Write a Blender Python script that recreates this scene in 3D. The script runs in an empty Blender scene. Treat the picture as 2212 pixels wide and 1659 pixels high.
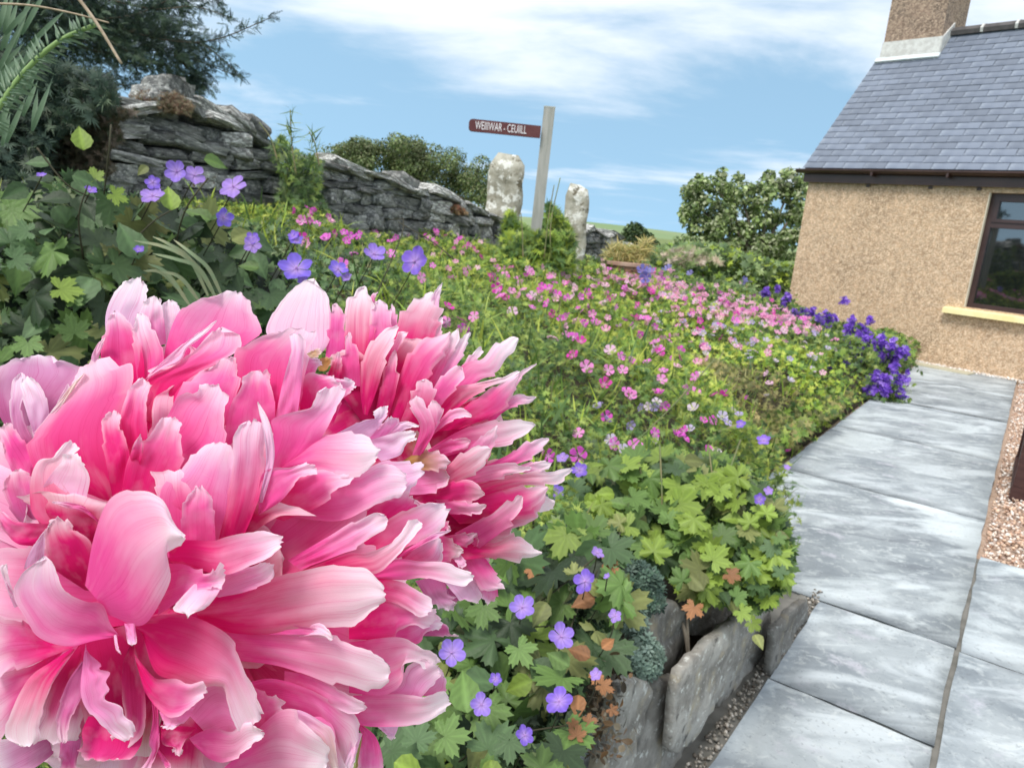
import bpy, math, random
import numpy as np
from math import sin, cos, radians, pi, sqrt, atan2
from mathutils import Vector, Matrix, noise
random.seed(7); RNG = np.random.default_rng(7)
scene = bpy.context.scene
# ---------------------------------------------------------------- camera
FOC = 1590.0; PITCH = radians(12.45); ROLL = radians(5.5); EYE = 1.4
c_f = np.array([0, cos(PITCH), -sin(PITCH)]); _u = np.array([0, sin(PITCH), cos(PITCH)]); _r = np.array([1., 0, 0])
c_r = cos(ROLL) * _r + sin(ROLL) * _u; c_u = -sin(ROLL) * _r + cos(ROLL) * _u
CAM = np.array([0, 0, EYE])
cam_data = bpy.data.cameras.new('camera'); cam = bpy.data.objects.new('camera', cam_data)
scene.collection.objects.link(cam); scene.camera = cam
cam_data.sensor_width = 36; cam_data.lens = 36 * FOC / 2212
cam_data.clip_start = 0.01; cam_data.clip_end = 3000
cam.matrix_world = Matrix(((c_r[0], c_u[0], -c_f[0], 0), (c_r[1], c_u[1], -c_f[1], 0), (c_r[2], c_u[2], -c_f[2], EYE), (0, 0, 0, 1)))
cam_data.dof.use_dof = True; cam_data.dof.focus_distance = 0.33; cam_data.dof.aperture_fstop = 36
# ---------------------------------------------------------------- world
SUN_EL = radians(56); SUN_AZ = (-0.55, -0.83)
w = bpy.data.worlds.new('World'); scene.world = w; w.use_nodes = True
nt = w.node_tree; N = nt.nodes; Lk = nt.links; N.clear()
def nd(T, t, **k):
    n = T.new(t)
    for a, b in k.items(): setattr(n, a, b)
    return n
out = nd(N, 'ShaderNodeOutputWorld'); bg = nd(N, 'ShaderNodeBackground'); bg.inputs[1].default_value = 0.145
sky = nd(N, 'ShaderNodeTexSky', sky_type='NISHITA', sun_disc=False)
SKY_LIFT = 0.58
sky.sun_elevation = SUN_EL; sky.sun_rotation = atan2(*SUN_AZ); sky.air_density = 1.0; sky.dust_density = 0.3; sky.ozone_density = 2.0
tc = nd(N, 'ShaderNodeTexCoord'); sp = nd(N, 'ShaderNodeSeparateXYZ'); Lk.new(tc.outputs['Generated'], sp.inputs[0])
def mth(T, L, op, a, b=None, clamp=False):
    n = nd(T, 'ShaderNodeMath', operation=op); n.use_clamp = clamp
    for i, v in enumerate((a, b)):
        if v is None: continue
        if isinstance(v, (int, float)): n.inputs[i].default_value = v
        else: L.new(v, n.inputs[i])
    return n.outputs[0]
lz = mth(N, Lk, 'ADD', sp.outputs[2], SKY_LIFT); lc = nd(N, 'ShaderNodeCombineXYZ'); Lk.new(sp.outputs[0], lc.inputs[0]); Lk.new(sp.outputs[1], lc.inputs[1]); Lk.new(lz, lc.inputs[2])
ln_ = nd(N, 'ShaderNodeVectorMath', operation='NORMALIZE'); Lk.new(lc.outputs[0], ln_.inputs[0]); Lk.new(ln_.outputs[0], sky.inputs[0])
zz = mth(N, Lk, 'MAXIMUM', mth(N, Lk, 'ADD', sp.outputs[2], 0.12), 0.02)
px = mth(N, Lk, 'DIVIDE', sp.outputs[0], zz); py = mth(N, Lk, 'DIVIDE', sp.outputs[1], zz)
cb = nd(N, 'ShaderNodeCombineXYZ'); Lk.new(px, cb.inputs[0]); Lk.new(py, cb.inputs[1])
mp = nd(N, 'ShaderNodeMapping'); mp.inputs['Scale'].default_value = (0.72, 0.95, 1); mp.inputs['Rotation'].default_value = (0, 0, radians(8)); mp.inputs['Location'].default_value = (5.2, 0.55, 0)
Lk.new(cb.outputs[0], mp.inputs[0])
n1 = nd(N, 'ShaderNodeTexNoise'); n1.inputs['Scale'].default_value = 1.0; n1.inputs['Detail'].default_value = 9; n1.inputs['Roughness'].default_value = 0.56; n1.inputs['Distortion'].default_value = 0.3
Lk.new(mp.outputs[0], n1.inputs[0])
n2 = nd(N, 'ShaderNodeTexNoise'); n2.inputs['Scale'].default_value = 0.33; n2.inputs['Detail'].default_value = 2
Lk.new(mp.outputs[0], n2.inputs[0])
elev = nd(N, 'ShaderNodeMapRange', interpolation_type='SMOOTHSTEP'); elev.inputs[1].default_value = 0.10; elev.inputs[2].default_value = 0.30; elev.inputs[3].default_value = -0.13; elev.inputs[4].default_value = 0.15
Lk.new(sp.outputs[2], elev.inputs[0])
cl = mth(N, Lk, 'ADD', mth(N, Lk, 'ADD', mth(N, Lk, 'MULTIPLY', n1.outputs[0], 0.85), mth(N, Lk, 'MULTIPLY', n2.outputs[0], 0.25)), elev.outputs[0])
cm = nd(N, 'ShaderNodeMapRange', interpolation_type='SMOOTHSTEP'); cm.inputs[1].default_value = 0.42; cm.inputs[2].default_value = 0.68; cm.inputs[4].default_value = 0.9
Lk.new(cl, cm.inputs[0])
tint = nd(N, 'ShaderNodeMix', data_type='RGBA', blend_type='MULTIPLY'); tint.inputs[0].default_value = 1
SKY_TINT = (1.85, 1.83, 1.38, 1)
Lk.new(sky.outputs[0], tint.inputs[6]); tint.inputs[7].default_value = SKY_TINT
mx = nd(N, 'ShaderNodeMix', data_type='RGBA'); Lk.new(cm.outputs[0], mx.inputs[0]); Lk.new(tint.outputs[2], mx.inputs[6]); mx.inputs[7].default_value = (4.9, 5.15, 5.5, 1)
Lk.new(mx.outputs[2], bg.inputs[0]); Lk.new(bg.outputs[0], out.inputs[0])
# ---------------------------------------------------------------- sun
sd = bpy.data.lights.new('sun', 'SUN'); sd.energy = 2.1; sd.angle = radians(18); sd.color = (1, 0.965, 0.91)
so = bpy.data.objects.new('sun', sd); scene.collection.objects.link(so)
sv = Vector((SUN_AZ[0] * cos(SUN_EL), SUN_AZ[1] * cos(SUN_EL), sin(SUN_EL)))
so.rotation_euler = sv.to_track_quat('Z', 'Y').to_euler()
scene.view_settings.view_transform = 'Standard'; scene.view_settings.look = 'None'; scene.view_settings.gamma = 1
scene.view_settings.use_curve_mapping = False; scene.view_settings.exposure = 0.64
# ---------------------------------------------------------------- helpers
COL = scene.collection
def ray(x, y): return c_f + c_r * (x - 1106) / FOC - c_u * (y - 829.5) / FOC
def at(x, y, dep): return CAM + ray(x, y) * dep
def gz(x, y, z=0.0):
    d = ray(x, y); return CAM + d * ((z - EYE) / d[2])
def plane_hit(x, y, A, n):
    d = ray(x, y); return CAM + d * (((A - CAM) @ n) / (d @ n))
# path frame: a along the path, nl to its left
J0 = np.array([1.76, 2.52, 0]); PA = np.array([.565, .825, 0]); PN = np.array([-.825, .565, 0])
def st(s, t, z=0.0): return J0 + PN * s + PA * t + np.array([0, 0, z])
def to_st(x, y): return (x - 1.76) * -.825 + (y - 2.52) * .565, (x - 1.76) * .565 + (y - 2.52) * .825
def edge_s(t): return np.interp(t, [-4, -1.6, -1.2, 0, .5, 1.1, 1.7, 20], [.3, .42, .56, .60, .84, 1.12, 1.18, 1.18])
def canopy(x, y):
    s, t = to_st(x, y); q = s - edge_s(t)
    z = np.interp(q, [-.05, 0, .1, .3, .7, 1.5, 2.5, 3.5, 4.3, 6], [.02, .2, .40, .56, .72, .95, 1.12, 1.25, 1.28, 1.28])
    z = z - .055 * np.maximum(0, t) * np.clip(q, 0, 1) - .02 * np.maximum(0, t - 7)
    return z + .05 * np.sin(x * 3.1 + y * 1.3) + .035 * np.sin(x * 5.3 - y * 4.1 + 1) + .03 * np.sin(y * 7.7 + x * 2)
def canopy_hit(x, y, up=0.0, t0=.8, t1=16):
    d = ray(x, y); ts = np.linspace(t0, t1, 700); P = CAM[None] + d[None] * ts[:, None]
    below = P[:, 2] < canopy(P[:, 0], P[:, 1]) + up
    if not below.any(): return None
    return P[int(np.argmax(below))]
def tag(o, label=None, cat=None, group=None, kind=None):
    for k, v in (('label', label), ('category', cat), ('group', group), ('kind', kind)):
        if v: o[k] = v
    return o
def link(o, parent=None):
    COL.objects.link(o)
    if parent is not None: o.parent = parent
    return o
def empty(name, loc=(0, 0, 0), **k):
    o = bpy.data.objects.new(name, None); o.location = [float(v) for v in loc]; o.empty_display_size = .05
    return tag(link(o), **k)
def mesh_data(name, V, F, mat=None, smooth=True, col=None, uv=None):
    V = np.asarray(V, dtype=np.float32)
    me = bpy.data.meshes.new(name)
    if isinstance(F, np.ndarray):
        k = F.shape[1]
        me.vertices.add(len(V)); me.vertices.foreach_set('co', V.ravel())
        me.loops.add(F.size); me.loops.foreach_set('vertex_index', F.astype(np.int32).ravel())
        me.polygons.add(len(F)); me.polygons.foreach_set('loop_start', np.arange(0, F.size, k, dtype=np.int32))
        me.update(calc_edges=True)
    else:
        me.from_pydata([tuple(map(float, v)) for v in V], [], F); me.update()
    if smooth: me.polygons.foreach_set('use_smooth', [True] * len(me.polygons))
    if col is not None:
        ca = me.color_attributes.new('Col', 'FLOAT_COLOR', 'POINT')
        c = np.ones((len(V), 4), dtype=np.float32); c[:, :3] = col; ca.data.foreach_set('color', c.ravel())
    if uv is not None:
        ul = me.uv_layers.new(name='UVMap'); vi = np.empty(len(me.loops), dtype=np.int32); me.loops.foreach_get('vertex_index', vi)
        ul.data.foreach_set('uv', np.asarray(uv, dtype=np.float32)[vi].ravel())
    if mat: me.materials.append(mat)
    return me
def obj(name, V=None, F=None, mat=None, parent=None, me=None, off=None, **k):
    """mesh object; vertices given in world space are made local to `off` (the parent's place)"""
    tags = {q: k.pop(q) for q in ('label', 'cat', 'group', 'kind') if q in k}
    if me is None:
        V = np.asarray(V, dtype=float)
        if off is None and parent is not None: off = np.array(parent['_o']) if '_o' in parent else np.array(parent.location)
        base = np.zeros(3) if off is None else np.asarray(off, float)
        org = V.mean(0); org[2] = V[:, 2].min()
        me = mesh_data(name, V - org, F, mat, **k); o = bpy.data.objects.new(name, me); o.location = org - base
        WORLD[name_key(o)] = org
    else:
        o = bpy.data.objects.new(name, me)
        if off is not None: o.location = off
    link(o, parent); tag(o, **tags)
    return o
WORLD = {}
def name_key(o): return o.name
def sub(name, V, F, mat, par, root_off, **k):
    """sub-part: parent is a mesh object placed by obj(); root_off is the thing's place"""
    tot = np.array(root_off) + np.array(par.location)
    return obj(name, V, F, mat, par, off=tot, **k)
def box(o, ex, ey, ez):
    """8 verts from corner o and three edge vectors"""
    o, ex, ey, ez = map(np.asarray, (o, ex, ey, ez))
    V = [o, o + ex, o + ex + ey, o + ey, o + ez, o + ex + ez, o + ex + ey + ez, o + ey + ez]
    F = [(0, 3, 2, 1), (4, 5, 6, 7), (0, 1, 5, 4), (1, 2, 6, 5), (2, 3, 7, 6), (3, 0, 4, 7)]
    if np.dot(np.cross(ex, ey), ez) < 0: F = [f[::-1] for f in F]
    return np.array(V, float), F
def merge(parts):
    V = []; F = []; n = 0
    for v, f in parts:
        V.append(np.asarray(v)); F += [tuple(int(i) + n for i in q) for q in f]; n += len(v)
    return np.vstack(V), F
def tube(pts, rad, k=6):
    pts = np.asarray(pts, float); n = len(pts); rad = np.interp(np.linspace(0, 1, n), np.linspace(0, 1, len(np.atleast_1d(rad))), np.atleast_1d(rad))
    V = []
    for i in range(n):
        d = pts[min(i + 1, n - 1)] - pts[max(i - 1, 0)]; d = d / (np.linalg.norm(d) + 1e-9)
        a = np.cross(d, [0.3, 0.2, 1.0]); a /= np.linalg.norm(a) + 1e-9; b = np.cross(d, a)
        for j in range(k): V.append(pts[i] + rad[i] * (a * cos(2 * pi * j / k) + b * sin(2 * pi * j / k)))
    F = [(i * k + j, i * k + (j + 1) % k, (i + 1) * k + (j + 1) % k, (i + 1) * k + j) for i in range(n - 1) for j in range(k)]
    F += [tuple(range(k))[::-1], tuple((n - 1) * k + j for j in range(k))]
    return np.array(V), F
def spline(P, n):
    P = np.asarray(P, float)
    if len(P) == 2: return P[0] + (P[1] - P[0]) * np.linspace(0, 1, n)[:, None]
    Q = np.vstack([2 * P[0] - P[1], P, 2 * P[-1] - P[-2]]); outp = []
    for i in range(len(P) - 1):
        p0, p1, p2, p3 = Q[i:i + 4]
        for u in np.linspace(0, 1, 12, endpoint=False):
            outp.append(.5 * (2 * p1 + (p2 - p0) * u + (2 * p0 - 5 * p1 + 4 * p2 - p3) * u * u + (3 * p1 - p0 - 3 * p2 + p3) * u ** 3))
    outp.append(P[-1]); outp = np.array(outp)
    L = np.r_[0, np.cumsum(np.linalg.norm(np.diff(outp, axis=0), axis=1))]; q = np.linspace(0, L[-1], n)
    return np.stack([np.interp(q, L, outp[:, j]) for j in range(P.shape[1])], 1)
# ---------------------------------------------------------------- materials
MATS = {}
def mat(name, col, rough=.7, var=None, scale=8, bump=0, bscale=40, spec=.3, attr=False, transl=0, detail=6, coord='Object', stretch=(1, 1, 1), objvar=0, patches=(), bdist=.01, sheen=0):
    if name in MATS: return MATS[name]
    m = bpy.data.materials.new(name); MATS[name] = m; m.use_nodes = True
    T = m.node_tree.nodes; L = m.node_tree.links; T.clear()
    o = nd(T, 'ShaderNodeOutputMaterial'); b = nd(T, 'ShaderNodeBsdfPrincipled')
    b.inputs['Roughness'].default_value = rough; b.inputs['Specular IOR Level'].default_value = spec
    t = nd(T, 'ShaderNodeTexCoord'); mpg = nd(T, 'ShaderNodeMapping'); mpg.inputs['Scale'].default_value = stretch
    L.new(t.outputs[coord], mpg.inputs[0]); vec = mpg.outputs[0]
    if attr:
        a = nd(T, 'ShaderNodeAttribute', attribute_name='Col'); c = a.outputs['Color']
    else:
        r = nd(T, 'ShaderNodeRGB'); r.outputs[0].default_value = (*col, 1); c = r.outputs[0]
    def mixc(fac, c1, c2, bt='MIX'):
        k = nd(T, 'ShaderNodeMix', data_type='RGBA', blend_type=bt)
        if isinstance(fac, (int, float)): k.inputs[0].default_value = fac
        else: L.new(fac, k.inputs[0])
        for i, v in ((6, c1), (7, c2)):
            if isinstance(v, tuple): k.inputs[i].default_value = (*v[:3], 1)
            else: L.new(v, k.inputs[i])
        return k.outputs[2]
    def noi(sc, det=detail, rg=.6, off=0):
        k = nd(T, 'ShaderNodeTexNoise', noise_dimensions='4D'); k.inputs['Scale'].default_value = sc; k.inputs['Detail'].default_value = det; k.inputs['Roughness'].default_value = rg; k.inputs['W'].default_value = off
        L.new(vec, k.inputs[0]); return k.outputs[0]
    def rng(v, a0, a1, b0=0., b1=1.):
        k = nd(T, 'ShaderNodeMapRange', interpolation_type='SMOOTHSTEP')
        for i, q in enumerate((a0, a1, b0, b1)): k.inputs[i + 1].default_value = q
        L.new(v, k.inputs[0]); return k.outputs[0]
    if var: c = mixc(rng(noi(scale), .35, .65), c, var)
    for i, (pc, ps, lo, hi) in enumerate(patches): c = mixc(rng(noi(ps, 7, .65, 3.3 * i + 1), lo, hi), c, pc)
    if objvar:
        oi = nd(T, 'ShaderNodeObjectInfo'); hs = nd(T, 'ShaderNodeHueSaturation')
        L.new(rng2(T, L, oi.outputs['Random'], 1 - objvar, 1 + objvar), hs.inputs['Value']); L.new(c, hs.inputs['Color']); c = hs.outputs[0]
    L.new(c, b.inputs['Base Color'])
    if bump:
        bp = nd(T, 'ShaderNodeBump'); bp.inputs['Strength'].default_value = bump; bp.inputs['Distance'].default_value = bdist
        L.new(noi(bscale, 8, .65, 9), bp.inputs['Height']); L.new(bp.outputs[0], b.inputs['Normal'])
    if transl:
        tr = nd(T, 'ShaderNodeBsdfTranslucent'); L.new(c, tr.inputs[0]); ms = nd(T, 'ShaderNodeMixShader'); ms.inputs[0].default_value = transl
        L.new(b.outputs[0], ms.inputs[1]); L.new(tr.outputs[0], ms.inputs[2]); L.new(ms.outputs[0], o.inputs[0])
    else: L.new(b.outputs[0], o.inputs[0])
    return m
def rng2(T, L, v, a, b):
    k = nd(T, 'ShaderNodeMapRange'); k.inputs[3].default_value = a; k.inputs[4].default_value = b; L.new(v, k.inputs[0]); return k.outputs[0]
# ================================================================ ground, hill, soil, path
M_grass = mat('field_grass', (.10, .16, .04), .9, (.17, .2, .06), .6, patches=(((.24, .25, .09), .08, .5, .62),))
R_ = 900.; ang = np.linspace(0, 2 * pi, 49)[:-1]
V = [(0, 0, -.09)]
for r in (12, 40, 150, R_): V += [(r * cos(a), r * sin(a), -.09) for a in ang]
F = [(0, 1 + j, 1 + (j + 1) % 48) for j in range(48)]
for i in range(3): F += [(1 + i * 48 + j, 1 + (i + 1) * 48 + j, 1 + (i + 1) * 48 + (j + 1) % 48, 1 + i * 48 + (j + 1) % 48) for j in range(48)]
obj('ground', V, F, M_grass, kind='structure')
hx = np.linspace(-320, 330, 40); hv = []
for x in hx:
    h = 2.2 * math.exp(-((x - 30) / 60) ** 2) + 1.5 * math.exp(-((x + 160) / 80) ** 2) + 2.0
    hv += [(x, 300, -.5), (x, 360, h), (x, 520, -.5)]
obj('hill', hv, [(i * 3 + k, (i + 1) * 3 + k, (i + 1) * 3 + k + 1, i * 3 + k + 1) for i in range(39) for k in (0, 1)], mat('hill_pasture', (.16, .24, .10), .9, (.22, .27, .13), .02), kind='structure')
M_soil = mat('soil', (.035, .026, .018), .95, (.07, .055, .035), 14, bump=.6, bscale=60)
ss = np.r_[np.linspace(0.0, .4, 6), np.linspace(.55, 4.6, 22)]; tt = np.linspace(-3.6, 12, 70); V = []; nt_ = len(tt)
for q in ss:
    for t in tt:
        s = q + edge_s(t) + (.1 if t < .1 else 0.02); p = st(s, t); z = max(.03, float(canopy(p[0], p[1])) - .30 - .12 * min(1, q)); z = -.06 if q == 0 else z
        V.append((p[0], p[1], z + .015 * noise.noise(Vector((p[0] * 6, p[1] * 6, 0)))))
obj('soil_bed', V, [(i * nt_ + j, i * nt_ + j + 1, (i + 1) * nt_ + j + 1, (i + 1) * nt_ + j) for i in range(len(ss) - 1) for j in range(nt_ - 1)], M_soil, kind='structure')
# path ------------------------------------------------------------
def slab_mat():
    m = mat('flagstone', (.20, .225, .245), .62, (.33, .36, .375), 2.6, bump=.7, bscale=6, bdist=.012, spec=.35, stretch=(1, 1, 1), objvar=.14,
            patches=(((.42, .42, .46), 7, .56, .70),))
    T = m.node_tree.nodes; L = m.node_tree.links       # riven ripples running across the slab
    b = [n for n in T if n.type == 'BSDF_PRINCIPLED'][0]; src = b.inputs['Base Color'].links[0].from_socket; oi = nd(T, 'ShaderNodeObjectInfo'); t = [n for n in T if n.type == 'TEX_COORD'][0]
    for k, (scl, lo, hi, colr, f) in enumerate([((1.6, 4.2, 1), .46, .62, (.50, .54, .56), .9), ((2.0, 6, 1), .54, .70, (.13, .145, .165), .65), ((5, 9, 1), .57, .68, (.60, .64, .64), .6), ((1.1, 1.6, 1), .53, .62, (.60, .65, .66), .6), ((22, 22, 22), .52, .66, (.50, .53, .53), .5), ((60, 60, 60), .56, .66, (.10, .11, .12), .4)]):
        mp_ = nd(T, 'ShaderNodeMapping'); mp_.inputs['Rotation'].default_value = (0, 0, radians(34 - 4)); mp_.inputs['Scale'].default_value = scl; L.new(t.outputs['Object'], mp_.inputs[0])
        n_ = nd(T, 'ShaderNodeTexNoise', noise_dimensions='4D'); n_.inputs['Scale'].default_value = 1; n_.inputs['Detail'].default_value = 8; n_.inputs['Roughness'].default_value = .62; n_.inputs['Distortion'].default_value = .9; L.new(mp_.outputs[0], n_.inputs[0])
        L.new(mth(T, L, 'MULTIPLY', oi.outputs['Random'], 50. + k), n_.inputs['W'])
        mr = nd(T, 'ShaderNodeMapRange', interpolation_type='SMOOTHSTEP'); mr.inputs[1].default_value = lo; mr.inputs[2].default_value = hi; mr.inputs[4].default_value = f; L.new(n_.outputs[0], mr.inputs[0])
        k_ = nd(T, 'ShaderNodeMix', data_type='RGBA'); L.new(mr.outputs[0], k_.inputs[0]); L.new(src, k_.inputs[6]); k_.inputs[7].default_value = (*colr, 1); src = k_.outputs[2]
    L.new(src, b.inputs['Base Color']); return m
M_slab = slab_mat(); UZ0 = np.array([0, 0, 1.])
path = empty('path', (1.9, 3.0, 0), kind='structure')
quad_j = 1
M_bed = mat('path_bedding', (.22, .18, .13), .95, (.3, .26, .2), 30, bump=.5)
def quad_sheet(name, pts, z, m, **k): return obj(name, [(p[0], p[1], z) for p in pts], [tuple(range(len(pts)))], m, **k)
pts = [st(-1.3, -3.4), st(-1.3, 10.5), st(1.5, 10.5), st(1.5, -3.4)]
quad_sheet('gravel_bed', pts, -.045, mat('gravel_base', (.36, .24, .17), .95, (.5, .38, .3), 40, bump=.8, bscale=90), kind='structure')
V, F = box(st(-2.2, -3.3, -.044), PN * 3.36, PA * 4.4, UZ0 * .032); obj('joint_grit', V, F, mat('joint_grit', (.13, .125, .11), .95, (.20, .19, .17), 12), path, smooth=False)
def slab(s0, s1, t0, t1, th=.05):
    g = .004 if t0 < 0 else .0018; s0 += g; s1 -= g; t0 += g; t1 -= g; n_s = 8; n_t = max(4, int((t1 - t0) * 9)); V = []; F = []
    dz = random.uniform(-.003, .003)
    for i in range(n_s + 1):
        for j in range(n_t + 1):
            s = s0 + (s1 - s0) * i / n_s; t = t0 + (t1 - t0) * j / n_t; e = 0
            if i in (0, n_s): s += random.uniform(-.0045, .0045)
            if j in (0, n_t): t += random.uniform(-.004, .004)
            if i in (0, n_s) or j in (0, n_t): e = -.004 if t0 < 0 else -.0012
            p = st(s, t); z = dz + e + .0035 * noise.noise(Vector((s * 2.2, t * 8, 3)))
            V.append((p[0], p[1], z))
    nn = n_t + 1
    for i in range(n_s):
        for j in range(n_t): F.append((i * nn + j, i * nn + j + 1, (i + 1) * nn + j + 1, (i + 1) * nn + j))
    rim = [i * nn for i in range(n_s + 1)] + [n_s * nn + j for j in range(1, nn)] + [i * nn + n_t for i in range(n_s - 1, -1, -1)] + [j for j in range(n_t - 1, 0, -1)]
    b0 = len(V); V += [(V[i][0], V[i][1], -th) for i in rim]; k = len(rim)
    F += [(rim[i], rim[(i + 1) % k], b0 + (i + 1) % k, b0 + i) for i in range(k)]
    F = [f[::-1] for f in F[:n_s * n_t]] + F[n_s * n_t:]
    o = obj('slab', V, F, M_slab, path); me = o.data
    return o
lt = [-3.3, -2.45, -1.6, -.71, 0, 1.75, 3.36, 5.1, 6.9, 8.7]
for a, b in zip(lt[:-1], lt[1:]): slab(0.004, .50 if b <= 0 else 1.16, a, b)
for a, b in zip([-3.3, -2.3, -1.35, -.02], [-2.3, -1.35, -.02, 1.12]): slab(-1.05, -.004, a, b)
for a, b in zip([-3.3, -1.9, -.6], [-1.9, -.6, 1.12]): slab(-2.1, -1.06, a, b)
# gravel stones ---------------------------------------------------
def scatter(name, tpls, P, Nn, Hd, S, C, m, parent=None, smooth=True, off=None, squash=None, **k):
    """many small shapes as ONE mesh. tpls: list of (V, F tris, vertex brightness)"""
    P, Nn, Hd, S, C = map(lambda a: np.asarray(a, float), (P, Nn, Hd, S, C)); n = len(P)
    Nn = Nn / (np.linalg.norm(Nn, axis=1)[:, None] + 1e-9); X = np.cross(Hd, Nn); X /= np.linalg.norm(X, axis=1)[:, None] + 1e-9; Y = np.cross(Nn, X)
    which = RNG.integers(0, len(tpls), n); VV = []; FF = []; CC = []; base = 0
    for i, (tv, tf, tb) in enumerate(tpls):
        idx = np.where(which == i)[0]
        if not len(idx): continue
        R = np.stack([X[idx], Y[idx], Nn[idx]], 2); v = np.einsum('nij,kj->nki', R, tv) * S[idx][:, None, None] + P[idx][:, None, :]
        VV.append(v.reshape(-1, 3)); kk = len(tv)
        FF.append((tf[None] + (base + np.arange(len(idx)) * kk)[:, None, None]).reshape(-1, 3)); base += kk * len(idx)
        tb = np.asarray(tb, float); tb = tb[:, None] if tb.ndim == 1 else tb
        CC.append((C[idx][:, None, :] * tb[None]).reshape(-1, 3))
    V = np.vstack(VV); return obj(name, V, np.vstack(FF), m, parent, off=off, col=np.clip(np.vstack(CC), 0, 1), smooth=smooth, **k)
def lump(seed, fl=.7):
    r = random.Random(seed); v = np.array([(1, 0, 0), (-1, 0, 0), (0, 1, 0), (0, -1, 0), (0, 0, 1), (0, 0, -1), (.6, .6, .5), (-.6, .6, .5), (-.6, -.6, .5), (.6, -.6, .5)], float)
    v *= np.array([r.uniform(.7, 1.2), r.uniform(.6, 1), fl]); v += np.array([[r.uniform(-.12, .12) for _ in range(3)] for _ in v])
    f = [(4, 6, 7), (4, 7, 8), (4, 8, 9), (4, 9, 6), (6, 2, 7), (7, 1, 8), (8, 3, 9), (9, 0, 6), (0, 2, 6), (2, 1, 7), (1, 3, 8), (3, 0, 9), (5, 2, 0), (5, 1, 2), (5, 3, 1), (5, 0, 3)]
    return v, np.array(f), np.ones(10)
LUMPS = [lump(i) for i in range(6)]
M_peb = mat('pebble', (.5, .4, .3), .7, attr=True)
M_peb_s = M_peb
def rnd_dirs(n, up=1., sp=.6):
    d = RNG.normal(0, sp, (n, 3)); d[:, 2] += up; return d
def pal(n, cols, wts=None, j=.12):
    cols = np.array(cols); i = RNG.choice(len(cols), n, p=None if wts is None else np.array(wts) / sum(wts)); return cols[i] * (1 + RNG.normal(0, j, (n, 1)))
def rect_st(n, s0, s1, t0, t1, z0=0, z1=0, bias=1.0):
    s = RNG.uniform(s0, s1, n); t = t0 + (t1 - t0) * RNG.uniform(0, 1, n) ** bias
    P = J0[None] + PN[None] * s[:, None] + PA[None] * t[:, None]; P[:, 2] = RNG.uniform(z0, z1, n); return P
PEB = [(.62, .44, .32), (.75, .62, .52), (.55, .36, .26), (.8, .74, .68), (.42, .30, .24)]
P = np.vstack([rect_st(9000, -1.3, -.02, 1.14, 4.2, -.035, -.012), rect_st(7000, -1.3, -.02, 4.2, 8.2, -.03, -.01)])
scatter('gravel', LUMPS, P, rnd_dirs(len(P), 1, .8), rnd_dirs(len(P), 0, 1), RNG.uniform(.007, .014, len(P)), pal(len(P), PEB), M_peb, kind='stuff')
# ================================================================ house
HD = np.array([.678, -.735, 0]); HB = np.array([.735, .678, 0]); HC = np.array([4.27, 11.88, 0]); UZ = np.array([0, 0, 1.])
def hp(w, b, z): return HC + HD * w + HB * b + UZ * z
house = empty('cottage', hp(2, 2, 0), label='pebbledashed cottage with a blue grey slate roof and dark brown window on the right', cat='house')
HO = hp(2, 2, 0); LEN = 7.0; DEP = 4.1; WZ = 2.50
def pebble_mat(name, c1, c2, c3, sc=70, bump=1.0):
    m = mat(name, c1, .9, c2, 3.0, spec=.15, patches=((tuple(a * .62 for a in c1), 1.1, .52, .70), (tuple(a * .7 for a in c2), 6, .58, .72))); T = m.node_tree.nodes; L = m.node_tree.links
    b = [n for n in T if n.type == 'BSDF_PRINCIPLED'][0]; src = b.inputs['Base Color'].links[0].from_socket
    t = [n for n in T if n.type == 'TEX_COORD'][0]
    vo = nd(T, 'ShaderNodeTexVoronoi'); vo.inputs['Scale'].default_value = sc; L.new(t.outputs['Object'], vo.inputs[0])
    ns = nd(T, 'ShaderNodeTexNoise'); ns.inputs['Scale'].default_value = 16; ns.inputs['Detail'].default_value = 8; ns.inputs['Roughness'].default_value = .75; L.new(t.outputs['Object'], ns.inputs[0])
    hs = nd(T, 'ShaderNodeSeparateColor'); L.new(vo.outputs['Color'], hs.inputs[0])
    mr = nd(T, 'ShaderNodeMapRange'); mr.inputs[1].default_value = .2; mr.inputs[2].default_value = .95; L.new(hs.outputs[0], mr.inputs[0])
    k = nd(T, 'ShaderNodeMix', data_type='RGBA'); L.new(mr.outputs[0], k.inputs[0]); L.new(src, k.inputs[6]); k.inputs[7].default_value = (*c3, 1)
    k2 = nd(T, 'ShaderNodeMix', data_type='RGBA', blend_type='MULTIPLY'); k2.inputs[0].default_value = 1
    mr2 = nd(T, 'ShaderNodeMapRange'); mr2.inputs[1].default_value = .3; mr2.inputs[2].default_value = .7; mr2.inputs[3].default_value = .60; mr2.inputs[4].default_value = 1.25; L.new(ns.outputs[0], mr2.inputs[0])
    L.new(k.outputs[2], k2.inputs[6]); L.new(mr2.outputs[0], k2.inputs[7]); L.new(k2.outputs[2], b.inputs['Base Color'])
    bp = nd(T, 'ShaderNodeBump'); bp.inputs['Strength'].default_value = bump; bp.inputs['Distance'].default_value = .006; bp.invert = True
    L.new(vo.outputs['Distance'], bp.inputs['Height']); L.new(bp.outputs[0], b.inputs['Normal']); return m
M_wall = pebble_mat('pebbledash', (.56, .38, .24), (.46, .31, .195), (.76, .58, .41))
M_chim = pebble_mat('chimney_roughcast', (.30, .21, .16), (.20, .15, .12), (.44, .33, .25), 45)
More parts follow.
